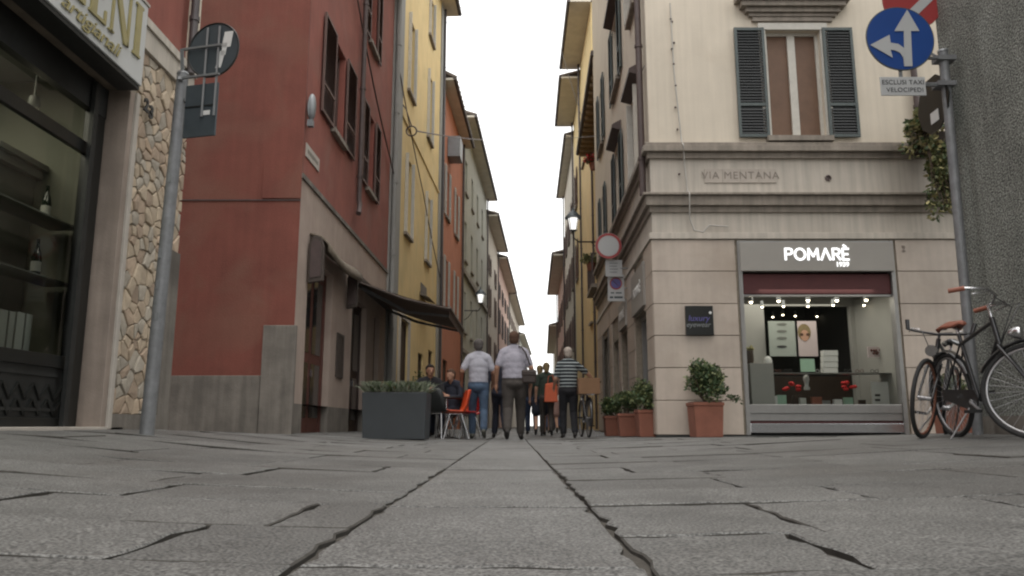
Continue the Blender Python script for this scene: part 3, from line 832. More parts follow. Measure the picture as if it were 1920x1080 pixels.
# fascia sign with gold lettering
SGN = thing('fascia_sign', 'off white shop fascia with gold serif letters and script below', 'sign', FL.pt(7.5, .1, 3.20))
mb = MB(); FL.box(mb, 2.2, 8.46, .08, .205, 3.21, 3.97); mb.build('sign_box', M['signwhite'], SGN, bevel=.006)
mb = MB(); FL.box(mb, 2.2, 8.47, .0, .215, 3.975, 4.0); mb.build('sign_rim', M['jamb_l'], SGN)
mb = MB(); FL.box(mb, 2.2, 8.45, .0, .19, 3.17, 3.205); mb.build('sign_bottom', M['blackmat'], SGN)
def serif(ch, s, z, h, w):
    """upright serif capital built from strokes, thick and thin"""
    mb = MB(); o0, o1 = .207, .222; T = h * .17; t = h * .055; sf = h * .05
    B = lambda a, b, c, d: FL.box(mb, s + a, s + b, o0, o1, z + c, z + d)
    def diag(a0, a1, b0, b1, wd):
        mb.hexa([FL.pt(s + a0, o0, z + b0), FL.pt(s + a0 + wd, o0, z + b0), FL.pt(s + a0 + wd, o1, z + b0), FL.pt(s + a0, o1, z + b0),
                 FL.pt(s + a1, o0, z + b1), FL.pt(s + a1 + wd, o0, z + b1), FL.pt(s + a1 + wd, o1, z + b1), FL.pt(s + a1, o1, z + b1)])
    if ch in 'LEI':
        B(sf, sf + T, sf, h - sf); B(0, T + 2 * sf, 0, sf - .001); B(0, T + 2 * sf, h - sf + .001, h)
    if ch == 'L': B(T + 2 * sf, w, 0, t); B(w - sf, w, t, h * .28)
    if ch == 'E':
        B(T + 2 * sf, w, 0, t); B(w - sf, w, t, h * .25); B(T + 2 * sf, w * .94, h - t, h); B(w * .94 - sf, w * .94, h * .77, h - t - .001); B(sf + T, w * .7, h * .5 - t / 2, h * .5 + t / 2); B(w * .7 - .001, w * .7 + sf, h * .42, h * .58)
    if ch == 'N':
        B(sf, sf + t, 0, h); B(w - sf - t, w - sf, 0, h); diag(sf, w - sf - T * .9, h, 0, T * .9); B(-sf * .4, sf * 2 + t, h - sf * .6, h + .001); B(w - 2 * sf - t, w + sf * .4, h - sf * .6, h + .001); B(-sf * .4, sf * 2 + t, -.001, sf * .6)
    if ch == 'A':
        diag(0, w * .5 - t, 0, h, t); diag(w * .86 - T, w * .5 - T * .5, 0, h, T); B(w * .22, w * .66, h * .33, h * .33 + t)
    if ch == 'S':
        B(0, w, 0, t); B(0, w, h - t, h); B(0, w, h * .5 - t / 2, h * .5 + t / 2); B(w - T * .7, w, t, h * .5); B(0, T * .7, h * .5, h - t)
    return mb.build('letter', M['gold'], SGN)
s_ = 8.36; zt = 3.42
for ch, w in (('I', .13), ('N', .34), ('E', .25), ('L', .25), ('A', .34), ('S', .24)):
    s_ -= w; serif(ch, s_, zt, .48, w); s_ -= .055
text_on('artigianali', FL.pt(7.60, .214, 3.315), (0, 1, 0), (0, 0, 1), .17, M['gold'], SGN, name='script_lettering', shear=.35, space=.92, sx=1.45, extrude=.004)

# ================================================================== RED building
def poly_facade(pts, side): return [Facade(a, b, side) for a, b in zip(pts, pts[1:])]
LP = [(-3.4, 12), (-3.3, 20), (-2.85, 30), (-2.5, 37.5), (-1.75, 52), (-1.2, 63), (-.35, 80), (.9, 105), (2.6, 135)]
FR, FY, FO, FG, FH, FI, FJ, FK = poly_facade(LP, 1)
RB = thing('red_building', 'dark red corner building with brown shutters and beige ground floor', 'building', (-3.4, 12, .12))
FRf = Facade((-12, 12), (-3.4, 12), 1)
L0 = FRf.L
RH = 12.5
zb = .08
def P_(F, x, y): return F.pic(x, y)
doors_r = [(.62, 2.30, zb, 3.02), (4.05, 5.55, zb, 2.9), (6.5, 7.2, zb, 2.9)]
win_r = [(1.72, 2.62, 5.72, 7.55), (4.95, 5.72, 5.6, 7.45), (4.75, 5.55, 9.1, 11.1), (1.7, 2.6, 9.2, 11.1)]
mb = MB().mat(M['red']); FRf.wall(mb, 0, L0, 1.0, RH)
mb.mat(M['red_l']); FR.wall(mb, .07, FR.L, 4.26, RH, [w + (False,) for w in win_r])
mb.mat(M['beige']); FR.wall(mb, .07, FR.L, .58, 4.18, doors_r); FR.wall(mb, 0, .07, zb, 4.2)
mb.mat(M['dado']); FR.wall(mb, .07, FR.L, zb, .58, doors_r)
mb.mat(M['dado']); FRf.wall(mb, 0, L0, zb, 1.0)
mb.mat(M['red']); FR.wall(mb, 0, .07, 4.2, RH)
mb.build('wall', None, RB, recalc=False)
mb = MB(); FR.box(mb, -.02, FR.L, .002, .035, 4.18, 4.26); mb.build('string_course', M['dado'], RB)
mb = MB(); FRf.box(mb, L0 - .47, L0 + .012, .002, .05, zb, 1.78); FR.box(mb, -.05, .035, .002, .045, zb, 1.78); mb.build('corner_pilaster', M['dado'], RB, bevel=.01)
mb = MB(); FRf.box(mb, 0, L0 - .48, .002, .03, zb, 1.0); mb.build('dado', M['dado'], RB, bevel=.008)
mb = MB(); FRf.box(mb, 0, L0 - .001, .002, .014, 3.80, 3.82)
mb.mat(M['pipe']); 
mb.build('groove_moulding', None, RB)
mb = MB().mat(M['red']); FRf.box(mb, L0 - .62, L0 + .004, .002, .022, 3.84, 4.48); mb.build('raised_plaster_square', None, RB)
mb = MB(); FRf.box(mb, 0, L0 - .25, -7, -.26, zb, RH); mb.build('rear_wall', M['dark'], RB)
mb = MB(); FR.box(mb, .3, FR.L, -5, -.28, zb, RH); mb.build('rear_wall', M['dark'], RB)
for i, (a, b, c, d) in enumerate(win_r):
    window(FR, a, b, c, d, RB, 'winframe_b', 'pane', 'open' if i < 3 else 'closed', shw=[.85, .62, .5, .4][i], cols=('shut_b', 'shut_b'))
downpipe(FR, 3.85, 4.85, RH, RB, 'pipe', .055, .10, shoe=.22)
eave(FR, RB, RH, .55, soff='darkwood', end1=0.0)
# doors
def door(F, s0, s1, z0, z1, parent, m='doorwood', o=-.16, glass=False, leaves=2):
    mb = MB(); F.box(mb, s0, s0 + .07, o - .03, o + .04, z0, z1); F.box(mb, s1 - .07, s1, o - .03, o + .04, z0, z1); F.box(mb, s0 + .07, s1 - .07, o - .03, o + .038, z1 - .08, z1)
    d = mb.build('door', M[m], parent)
    w = (s1 - s0 - .14) / leaves
    for k in range(leaves):
        a = s0 + .07 + k * w; mb = MB().mat(M[m])
        F.box(mb, a + .01, a + w - .01, o - .02, o + .01, z0, z1 - .085)
        for (p, q) in ((.1, .42), (.48, .93)):
            zz0, zz1 = z0 + (z1 - z0) * p, z0 + (z1 - z0) * q
            if glass: mb.mat(M['pane'])
            F.box(mb, a + .1, a + w - .1, o + .011, o + .022, zz0, zz1); mb.mat(M[m])
        mb.build('door_leaf', None, d)
    hb = MB(); c = (s0 + s1) / 2 + .06; F.box(hb, c, c + .03, o + .02, o + .06, z0 + 1.0, z0 + 1.12); hb.build('handle', M['chrome'], d)
    return d
door(FR, .62, 2.30, zb, 3.0, RB, 'doorwood', glass=True)
door(FR, 4.05, 5.55, zb, 2.88, RB, 'doordark', glass=True)
door(FR, 6.5, 7.2, zb, 2.88, RB, 'doordark', leaves=1)
mb = MB(); FR.box(mb, 2.75, 2.82, .002, .03, 1.15, 2.0); FR.box(mb, 3.25, 3.32, .002, .03, 1.15, 2.0); FR.box(mb, 2.82, 3.25, .002, .028, 1.15, 1.2); FR.box(mb, 2.82, 3.25, .002, .028, 1.95, 2.0); FR.box(mb, 2.82, 3.25, .002, .015, 1.2, 1.95)
solo(mb, 'menu_case', M['brownwood'], 'narrow framed menu case on the beige pier of the café', 'menu case')
# alarm box, blank stone street plate
AL = thing('alarm_siren', 'rounded grey alarm box high on the red corner', 'alarm box', FR.pt(.06, .09, 5.2))
mb = MB(); mb.ball((0, 0, .22), (.075, .085, .24)); mb.build('alarm_cover', M['rail'], AL, local=True)
mb = MB(); mb.box((-.05, -.05, -.12), (.04, .05, -.01)); mb.build('alarm_base', M['galv'], AL, local=True)
ST = thing('street_plate', 'pale street name plate with illegible lettering on the red wall', 'street sign', FR.pt(.5, .02, 4.6))
mb = MB(); FR.box(mb, .12, .95, .003, .02, 4.60, 4.83); mb.build('plate', M['jamb_l'], ST, bevel=.004)
mb = MB()
for k in range(9): FR.box(mb, .2 + k * .075, .2 + k * .075 + .05, .021, .023, 4.68, 4.75)
mb.build('worn_lettering', M['dado'], ST)
# carved hood panels and folded canopy above the café door
def hood_panel(s, o, z0, z1, w, label):
    mb = MB(); pr = [(-w, 0), (w, .05), (w, .75), (w * .6, .95), (0, 1.0), (-w * .6, .97), (-w, .8)]
    poly = [FR.pt(s, 0.03 + (a + w) * .62, z0 + b * (z1 - z0)) for a, b in pr]
    mb.prism(poly, FR.d * .10)
    inner = [FR.pt(s - .014, 0.03 + (a * .72 + w) * .62, z0 + .08 + b * .82 * (z1 - z0)) for a, b in pr]
    o_ = solo(mb, 'canopy_side_board', M['brownwood'], label, 'wooden board', bevel=.01)
    m2 = MB(); m2.prism(inner, FR.d * .012); q = m2.build('raised_panel', M['pipe'], None, local=True)
    q.parent = o_; q.location = -Vector(o_.location)
    return o_
hood_panel(.50, 0, 2.55, 3.36, .20, 'brown carved side board left of the folded canopy over the café door')
hood_panel(3.35, 0, 2.55, 3.32, .17, 'brown carved side board between the folded canopy and the open awning')
mb = MB(); n = 9
vs = []; 
for k in range(n + 1):
    t = k / n; s = .60 + t * 2.74; z = 3.30 - .10 * math.sin(math.pi * t) 
    for (o, dz) in ((.01, .12), (.20, .08), (.34, -.06), (.35, -.2)): vs.append(FR.pt(s, o, z + dz))
fs = [(k * 4 + j, k * 4 + j + 1, (k + 1) * 4 + j + 1, (k + 1) * 4 + j) for k in range(n) for j in range(3)]
mb.add(vs, fs, True)
o_ = solo(mb, 'folded_canopy', M['soffit_w'], 'grey brown canopy folded over the café door', 'canopy')
sm = o_.modifiers.new('thick', 'SOLIDIFY'); sm.thickness = .03
# extended brown awning on arms
AW = thing('awning', 'dark brown awning stretched out over the café tables on two arms', 'awning', FR.pt(4.1, 0, 2.4))
a0, a1 = 4.05, 8.0
A = at(668, 519, 16.05); Bq = at(842, 576, 16.0)
oA = .10; zA = 3.26; oB = (Vector((Bq.x, Bq.y, 0)) - FR.pt(a0, 0, 0)).dot(FR.n); zB = Bq.z
def awp(s, t, dz=0): return FR.pt(s, oA + (oB - oA) * t, zA + (zB - zA) * t - .06 * math.sin(math.pi * t) + dz)
NS = 14
mb = MB()
for i in range(NS):
    sA, sB = a0 + (a1 - a0) * i / NS, a0 + (a1 - a0) * (i + 1) / NS
    mb.mat(M['awnlight'] if i in (1,) else M['awning'])
    for j in range(8):
        t0, t1 = j / 8, (j + 1) / 8
        mb.add([awp(sA, t0), awp(sB, t0), awp(sB, t1), awp(sA, t1), awp(sA, t0, .006), awp(sB, t0, .006), awp(sB, t1, .006), awp(sA, t1, .006)], [(0, 1, 2, 3), (7, 6, 5, 4)])
mb.build('fabric', None, AW, recalc=False)
mb = MB()
for i in range(NS):
    sA, sB = a0 + (a1 - a0) * i / NS, a0 + (a1 - a0) * (i + 1) / NS
    h = .24
    mb.add([awp(sA, 1), awp(sB, 1), awp(sB, 1, -h), awp((sA + sB) / 2, 1, -h + .035), awp(sA, 1, -h)], [(0, 1, 2, 3, 4)])
mb.build('valance', M['awning'], AW, recalc=False)
mb = MB(); mb.bar(awp(a0 - .03, 1), awp(a1 + .03, 1), .06, .05); mb.build('front_rail', M['awnlight'], AW)
mb = MB(); mb.bar(FR.pt(a0 - .05, .09, zA + .02), FR.pt(a1 + .05, .09, zA + .02), .15, .15); mb.build('roller_box', M['brownwood'], AW)
for s, c in ((a0 + .35, 1), (a1 - .4, -1)):
    mb = MB(); mb.bar(FR.pt(s, .1, zA - .10), FR.pt(s + c * .75, 1.0, zA - .52), .045, .06); mb.build('folding_arm', M['rail'], AW)
    mb = MB(); mb.bar(FR.pt(s + c * .75, 1.0, zA - .52), FR.pt(s + c * .25, oB - .05, zB - .10), .04, .055); mb.build('folding_arm', M['rail'], AW)
mb = MB(); mb.tube([awp(a0 + .02, 0, -.02), awp(a0 + .02, .5, -.03), awp(a0 + .02, 1, -.02)], .018, 6); mb.build('edge_cord', M['awnlight'], AW)

# ================================================================== YELLOW building and the row beyond on the left
def simple_building(name, label, F, H, mat, wins, parent_z=.1, shut=None, roof=True, over=.6, rise=1.2, cols=('shut_gr', 'shut_gr'), pane='pane', frame='winframe', quoin=None, z0=.05, extra=None, group=None, soff='soffit', depth=9, run=4.0, surround=None, doors=(), rafters=False, shw=None, fine=False):
    b = thing(name, label, 'building', F.pt(F.L / 2, 0, parent_z), group=group)
    mb = MB().mat(M[mat]); F.wall(mb, 0, F.L, z0, H, list(wins) + list(doors), .16)
    for e in (0, F.L): mb.add([F.pt(e, 0, z0), F.pt(e, -depth, z0), F.pt(e, -depth, H), F.pt(e, 0, H)], [(0, 1, 2, 3)])
    mb.build('wall', None, b, recalc=False)
    mass(F, b, z0, H - .01, depth, M['dark'], o=-.2)
    if quoin:
        for s0, s1 in quoin:
            mb = MB(); F.box(mb, s0, s1, .002, .05, z0, H - .02); mb.build('corner_strip', M['quoin'], b)
    for w in wins: window(F, w[0], w[1], w[2], w[3], b, frame, pane, (w[4] if len(w) > 4 and isinstance(w[4], str) else shut), cols=cols, surround=surround, shw=shw, fine=fine)
    for d in doors: door(F, d[0], d[1], d[2], d[3], b, 'doordark', o=-.1)
    downpipe(F, F.L - .3, .1, H - .1, b, 'gutter', .05, .1)
    if roof: eave(F, b, H, over, rise=rise, soff=soff, run=run, rafters=rafters)
    return b
yw = []
for s in (2.25, 6.1):
    for z0_, z1_ in ((5.9, 8.3), (10.4, 12.9), (14.3, 16.0)):
        yw.append((s, s + 1.05, z0_, z1_))
YB = simple_building('yellow_building', 'tall yellow building between the red corner building and the orange one', FY, 17.4, 'yellow', yw, quoin=[(.0, 1.35), (FY.L - .85, FY.L)], frame='winframe', shut='ajar', shw=.10, cols=('winframe', 'winframe'), over=.62,
    doors=[(1.9, 3.3, .08, 3.3), (5.2, 6.2, .08, 2.6), (7.4, 8.4, .08, 2.9)], soff='cream', rise=2.0)
mb = MB(); FY.box(mb, 1.75, 1.9, .002, .06, .08, 3.45); FY.box(mb, 3.3, 3.45, .002, .06, .08, 3.45); FY.box(mb, 1.9, 3.3, .002, .05, 3.3, 3.45); mb.build('door_surround', M['band'], YB)
mb = MB(); FY.box(mb, 1.36, FY.L - .85, .002, .04, 9.2, 9.28); mb.build('string_course', M['yellow'], YB)
downpipe(FY, .12, .1, 17, YB, 'quoin', .07, .12)
mb = MB(); FY.box(mb, 5.4, 6.6, .003, .03, 4.55, 4.95); mb.prism([FY.pt(5.2, .03, 4.5), FY.pt(5.2, .35, 4.4), FY.pt(5.2, .03, 4.62)], FY.d * 1.4)
solo(mb, 'door_canopy', M['dado'], 'small grey canopy over a shop door in the yellow wall', 'canopy')
ow = [(s, s + .95, a, b, 'open') for s in (1.3, 4.6) for a, b in ((5.0, 7.1), (8.9, 11.0))] 
OB = simple_building('orange_building', 'narrow orange red building with pale shutters behind the yellow one', FO, 14.3, 'orange', ow, shut='open', cols=('winframe', 'shut_gr'), quoin=[(0, .5)], over=.5, doors=[(1.2, 2.6, .08, 2.9), (4.2, 5.6, .08, 2.7)], rise=2.4, shw=.42)
mb = MB(); FO.box(mb, 1.6, 2.6, .02, .55, 11.6, 12.5); solo(mb, 'wall_cabinet', M['rail'], 'grey box hanging high on the orange wall under its eave', 'cabinet')
gw = [(s, s + .95, a, b) for s in (1.2, 4.3, 7.4, 10.6) for a, b in ((4.9, 7.0), (8.6, 10.7), (12.2, 14.0))]
GB = simple_building('grey_building', 'long grey green building with many plain windows on the left of the street', FG, 15.8, 'greyplaster', gw, quoin=[(0, .4)], over=.65, doors=[(1.0, 2.4, .08, 2.9), (5.2, 6.6, .08, 2.9), (9.6, 11, .08, 2.9)], rise=1.5)
mb = MB(); FG.box(mb, .4, FG.L, .002, .13, 7.75, 8.0); mb.build('string_course', M['cornice'], GB)
mb = MB(); FG.box(mb, .4, FG.L, .002, .10, 3.8, 4.0); mb.build('string_course', M['cornice'], GB)
for i, (F, nm, lab, H, mt) in enumerate([
        (FH, 'pale_building', 'pale building with a deep eave beyond the grey green one', 14.6, 'paleplaster'),
        (FI, 'pink_building', 'pink plastered building with dark shutters far down the left side', 14.0, 'pinkplaster'),
        (FJ, 'sand_building', 'sand coloured building near the far end of the left side', 13.8, 'paleplaster'),
        (FK, 'far_building', 'faint grey building closing the left side of the street', 12.5, 'greyplaster')]):
    nw = max(2, int(F.L / 4)); ws = []
    for k in range(nw):
        s = F.L * (k + .5) / nw - .5
        for a, b in ((4.6, 6.5), (8.0, 10.0), (11.0, 12.2)):
            if b < H - .6: ws.append((s, s + 1.0, a, b))
    simple_building(nm, lab, F, H, mt, ws, over=.8, shut='open', cols=('shut_g', 'shut_g') if i % 2 else ('shut_b', 'shut_b'), rise=1.4, doors=[(2, 3.4, .08, 2.8)])
# small roof terrace above the grey building
mb = MB(); q = at(912, 400, 60)
RT = thing('roof_terrace', 'small pale roof terrace frame showing above the far roofs on the left', 'roof terrace', q + Vector((0, 0, -.4)))
for a in (-.4, .1, .6):
    mb = MB(); mb.box((a - .04, -.04, -.4), (a + .04, .04, .5)); mb.build('post', M['cream'], RT, local=True)
mb = MB(); mb.box((-.5, -.06, .5), (.75, .06, .58)); mb.box((-.5, -.06, -.48), (.75, .06, -.4)); mb.build('rail', M['cream'], RT, local=True)
mb = MB(); mb.box((-1.6, -1, -6.0), (-.3, 1.5, -.49)); mb.build('terrace_base', M['paleplaster'], RT, local=True)

# ================================================================== RIGHT: corner building with the optician's window
FP = Facade((2.24, 12), (10.5, 12), 1)
FS = Facade((2.24, 12), (2.52, 22.5), -1)
zp = .07
PB = thing('corner_building', 'cream corner building with marble clad ground floor and green shutters', 'building', (2.24, 12, zp))
PH = 15.0
op = (1.33, 3.80, .10, 3.13, True)
w1 = (1.99, 2.90, 4.88, 6.75)
mb = MB().mat(M['mortar']); FP.wall(mb, 0, FP.L, zp - .02, 3.15, [op], .12, closed=False)
mb.mat(M['cream']); FP.wall(mb, 0, FP.L, 4.72, PH, [w1, (1.99, 2.90, 8.7, 10.6), (6.2, 7.1, 4.88, 6.75)], .2)
mb.mat(M['band']); FP.wall(mb, 0, FP.L, 3.15, 4.72)
side_open = [(.75, 2.25, zp, 2.2), (3.35, 4.5, zp, 2.15), (5.0, 6.3, zp, 2.15), (7.0, 8.8, zp, 2.5)]
sw = [(.95, 1.85, 4.72, 6.2), (3.9, 4.9, 4.75, 6.35), (3.7, 4.9, 7.7, 9.4), (1.0, 1.85, 7.9, 9.6), (7.6, 8.6, 4.75, 6.4), (7.6, 8.6, 7.7, 9.4)]
mb.mat(M['mortar']); FS.wall(mb, 0, FS.L, zp - .02, 3.15, side_open, .35)
mb.mat(M['band']); FS.wall(mb, 0, FS.L, 3.15, 4.5)
mb.mat(M['cream']); FS.wall(mb, 0, FS.L, 4.5, PH, sw, .18)
mb.build('wall', None, PB, recalc=False)
mb = MB(); FP.box(mb, .35, FP.L, -8, -.24, 3.4, PH); FP.box(mb, 4.0, FP.L, -8, -.24, zp, 3.4); FP.box(mb, .4, 4.0, -8, -4.4, zp, 3.4)
mb.build('rear_wall', M['dark'], PB)
mb = MB(); FS.box(mb, .3, FS.L - .01, -1.0 - .0, -.38, zp, PH); 
# string courses, mitred round the corner
def mould(prof, name='string_course', m='cornice'):
    """profile list (o0,o1,z0,z1) run along both faces"""
    for F_, a in ((FP, 0.0), (FS, 0.0)):
        mb = MB()
        for o0, o1, z0, z1 in prof:
            s0 = -o1 if F_ is FP else 0.003
            if F_ is FP: F_.box(mb, s0, F_.L, o0, o1, z0, z1)
            else: F_.box(mb, .0 + .002, F_.L, o0, o1, z0, z1)
        mb.build(name, M[m], PB, bevel=.006)
mould([(.002, .05, 4.50, 4.60), (.002, .12, 4.602, 4.70), (.002, .085, 4.702, 4.76)])
mould([(.002, .04, 3.60, 3.70), (.002, .10, 3.702, 3.86), (.002, .15, 3.862, 3.90)])
mould([(.002, .055, 3.16, 3.26)], m='band')
# marble panels, each its own slab
rows = [zp + .03, .62, 1.12, 1.62, 2.12, 2.64, 3.15]
def panel(F, s0, s1, z0, z1, o=.03, g=.006):
    if s1 - s0 < .06: return
    mb = MB(); F.box(mb, s0 + g, s1 - g, .002, o + RND.uniform(-.004, .004), z0 + g, z1 - g)
    mb.build('marble_panel', M['marble'], PB, bevel=.004)
for z0, z1 in zip(rows, rows[1:]):
    k = rows.index(z0)
    for a, b in ((-.03, 1.30),): panel(FP, a, b, z0, z1)
    for a, b in ((3.84, 5.9), (5.9, 8.2)): panel(FP, a, b, z0, z1)
    for a, b in ((.0, .72), (2.28, 3.32), (4.53, 4.97), (6.33, 6.97), (8.83, FS.L)):
        if z1 < 2.7: panel(FS, a + .004, b, z0, z1)
    if z0 >= 2.1:
        for a, b in ((.004, .9), (2.2, 3.32), (3.32, 4.97), (4.97, 6.9), (6.9, 8.9), (8.9, FS.L)): 
            if z0 >= 2.6 or a < .1: panel(FS, a, b, z0, z1)
mb = MB(); FP.box(mb, -.05, FP.L, .002, .045, zp - .03, zp + .03); mb.build('plinth', M['blackmat'], PB)
# street windows
window(FP, *w1, PB, 'winframe', 'wood_pane', 'open', shw=.50, cols=('shut_frame', 'shut_g'), surround='winframe', depth=.10, mw=.062)
window(FP, 1.99, 2.90, 8.7, 10.6, PB, 'winframe', 'wood_pane', 'open', shw=.50, cols=('shut_frame', 'shut_g'), surround='winframe')
window(FP, 6.2, 7.1, 4.88, 6.75, PB, 'winframe', 'wood_pane', 'open', shw=.50, cols=('shut_frame', 'shut_g'), surround='winframe')
mb = MB()
for o, a, b, c in ((0.070, 1.72, 3.18, (6.98, 7.04)), (.05, 1.78, 3.12, (6.90, 6.978)), (0.112, 1.66, 3.24, (7.04, 7.12)), (0.168, 1.58, 3.32, (7.122, 7.22)), (0.224, 1.50, 3.40, (7.222, 7.33))): FP.box(mb, a, b, .003, o, c[0], c[1])
mb.build('window_hood', M['cornice'], PB, bevel=.006)
for i, w in enumerate(sw):
    if i in (0, 3): window(FS, *w, PB, 'winframe', 'pane', 'ajar', shw=.12, cols=('winframe', 'winframe'))
    else: window(FS, *w, PB, 'winframe', 'pane', 'open', shw=.48, cols=('shut_frame', 'shut_g'))
    if i < 4:
        a, b, zt_ = w[0] - .2, w[1] + .2, w[3] + .12
        mb = MB(); mb.prism([FS.pt(a, .003, zt_), FS.pt(a, .20, zt_ + .06), FS.pt(a, .20, zt_ + .13), FS.pt(a, .003, zt_ + .24)], FS.d * (b - a)); mb.build('window_hood', M['pipe'], PB)
downpipe(FS, .20, 3.95, PH, PB, 'pipe', .055, .10)
mb = MB()
for s0, s1, z0, z1 in side_open: FS.box(mb, s0, s1, -.34, -.30, z0, z1)
mb.build('shop_door_panel', M['dark'], PB)
for s0, s1, z0, z1 in side_open[:3]:
    mb = MB(); FS.box(mb, s0 + .001, s0 + .07, -.2, -.1, z0, z1); FS.box(mb, s1 - .07, s1 - .001, -.2, -.1, z0, z1); FS.box(mb, s0 + .07, s1 - .07, -.2, -.1, z1 - .08, z1); mb.build('door_frame', M['metal'], PB)
mb = MB(); FS.box(mb, 7.0, 7.2, .002, .05, zp, 2.6); FS.box(mb, 8.6, 8.8, .002, .05, zp, 2.6); mb.build('arched_door_surround', M['dado'], PB)
eave(FP, PB, PH, .8, soff='soffit'); eave(FS, PB, PH, .8, soff='soffit')
for k, s0, s1, lab in ((0, .72, 2.30, 'grey shop sign over the side window nearest the corner'), (1, 3.3, 4.55, 'grey shop sign over the second side window in the lane')):
    sg = thing('side_shop_sign', lab, 'sign', FS.pt(s0, .0, 2.22))
    mb = MB(); FS.box(mb, s0, s1, .004, .07, 2.22, 2.96 if k == 0 else 2.75); mb.build('sign_panel', M['shopgrey'], sg, bevel=.004)
    text_on('POMARÈ', FS.pt((s0 + s1) / 2, .074, 2.58 if k == 0 else 2.48), FS.right, (0, 0, 1), .24, M['white'], sg, offset=.006, name='sign_lettering')
# street name carved in a plate, small hole, number
SP = thing('street_name', 'carved stone street name VIA MENTANA on the pale frieze', 'street sign', FP.pt(1.45, .02, 4.10))
for a, b in ((.87, 1.16), (1.165, 1.45), (1.455, 1.74), (1.745, 2.03)):
    mb = MB(); FP.box(mb, a, b, .003, .014 + RND.uniform(0, .004), 4.10, 4.33); mb.build('plate', M['plate'], SP)
text_on('VIA MENTANA', FP.pt(1.45, .0195, 4.215), (1, 0, 0), (0, 0, 1), .175, M['inkstone'], SP, name='carved_lettering', extrude=.001, sx=1.0, space=1.12)
mb = MB(); mb.lathe(FP.pt(2.87, .0, 4.18), [(.05, -.0), (.052, .015), (.03, .016), (.03, .004)], 16, axis=FP.n); solo(mb, 'vent_hole', M['pipe'], 'small round dark vent in the pale frieze', 'vent')
N2 = thing('house_number', 'small house number 2 on the marble right of the optician window', 'house number', FP.pt(3.97, .035, 2.9))
text_on('2', FP.pt(3.97, .037, 3.0), (1, 0, 0), (0, 0, 1), .14, M['inkstone'], N2, name='digit')

# ---- shop front
SW = thing('lit_shop_window', 'grey framed optician shop window glowing with small spotlights', 'shop window', FP.pt(2.55, 0, zp))
mb = MB(); w = .06
FP.box(mb, 1.33, 1.39, -.10, .05, .10, 3.13); FP.box(mb, 3.74, 3.80, -.10, .05, .10, 3.13)
FP.box(mb, 1.39, 3.74, -.10, .045, 3.08, 3.13); mb.build('frame', M['metal'], SW, bevel=.004)
mb = MB(); mb.add([FP.pt(1.39, -.055, .56), FP.pt(3.74, -.055, .56), FP.pt(3.74, -.055, 2.25), FP.pt(1.39, -.055, 2.25)], [(0, 1, 2, 3)]); mb.build('pane', M['glass'], SW, recalc=False)
mb = MB(); FP.box(mb, 1.39, 3.74, -.10, .03, .42, .56); mb.build('lower_rail', M['metal'], SW, bevel=.01)
mb = MB(); FP.box(mb, 1.39, 3.74, -.10, .02, .31, .42); mb.build('lower_rail', M['metal'], SW, bevel=.01)
mb = MB(); FP.box(mb, 1.39, 3.74, -.10, .0, .275, .31); mb.build('red_strip', M['maroon'], SW)
mb = MB(); FP.box(mb, 1.39, 3.74, -.10, .04, .13, .275); mb.build('steel_sill', M['steel'], SW, bevel=.012)
mb = MB(); FP.box(mb, 1.39, 3.74, -.07, .0, 2.24, 2.27); mb.build('top_rail', M['metal'], SW)
mb = MB(); FP.box(mb, 1.395, 3.735, -.09, .01, 2.27, 2.60); mb.build('roller_blind', M['maroon'], SW, bevel=.02)
SG2 = thing('shop_sign', 'grey fascia with white lit letters POMARÈ above the optician window', 'sign', FP.pt(2.55, .02, 2.62))
mb = MB(); FP.box(mb, 1.36, 3.78, -.08, .075, 2.635, 3.10); mb.build('sign_panel', M['shopgrey'], SG2, bevel=.005)
GL = {'P': (.62, [[(0, 0), (0, 1), (.38, 1), (.54, .93), (.6, .76), (.54, .58), (.38, .50), (0, .50)]]),
      'O': (.98, [[(.46 + .46 * math.cos(math.radians(a)), .5 + .5 * math.sin(math.radians(a))) for a in range(0, 361, 24)]]),
      'M': (.96, [[(0, 0), (.06, 1), (.45, .30), (.84, 1), (.90, 0)]]), 'A': (.84, [[(0, 0), (.40, 1), (.80, 0)]]),
      'R': (.66, [[(0, 0), (0, 1), (.38, 1), (.54, .93), (.6, .76), (.54, .58), (.38, .50), (0, .50)], [(.30, .5), (.62, 0)]]),
      'E': (.54, [[(.52, 1), (0, 1), (0, 0), (.52, 0)], [(0, .5), (.44, .5)], [(.10, 1.32), (.30, 1.17)]])}
gx_, gh = 2.075, .175
for ch in 'POMARE':
    wd_, sts = GL[ch]; mb = MB(); kk = 0
    for st_ in sts:
        for p_, q_ in zip(st_, st_[1:]):
            p_, q_ = Vector(p_), Vector(q_); e_ = (q_ - p_).normalized() * .06; kk += 1
            mb.bar(FP.pt(gx_ + (p_.x - e_.x) * gh, .082 + .0004 * kk, 2.815 + (p_.y - e_.y) * gh), FP.pt(gx_ + (q_.x + e_.x) * gh, .082 + .0004 * kk, 2.815 + (q_.y + e_.y) * gh), .033, .010, up=(0, 1, 0))
    mb.build('lit_letter', M['sign_on'], SG2); gx_ += (wd_ + .22) * gh
text_on('1939', FP.pt(2.96, .085, 2.735), (1, 0, 0), (0, 0, 1), .105, M['sign_on'], SG2, name='small_lettering', extrude=.006, offset=.002)
BS = thing('square_sign', 'black square wall sign with thin bluish handwriting left of the optician window', 'sign', FP.pt(.675, .04, 1.62))
mb = MB(); FP.box(mb, .46, .89, .034, .085, 1.62, 2.08); mb.build('sign_panel', M['black'], BS, bevel=.004)
text_on('luxury', FP.pt(.66, .088, 1.88), (1, 0, 0), (0, 0, 1), .13, M['purple'], BS, name='lettering', shear=.2)
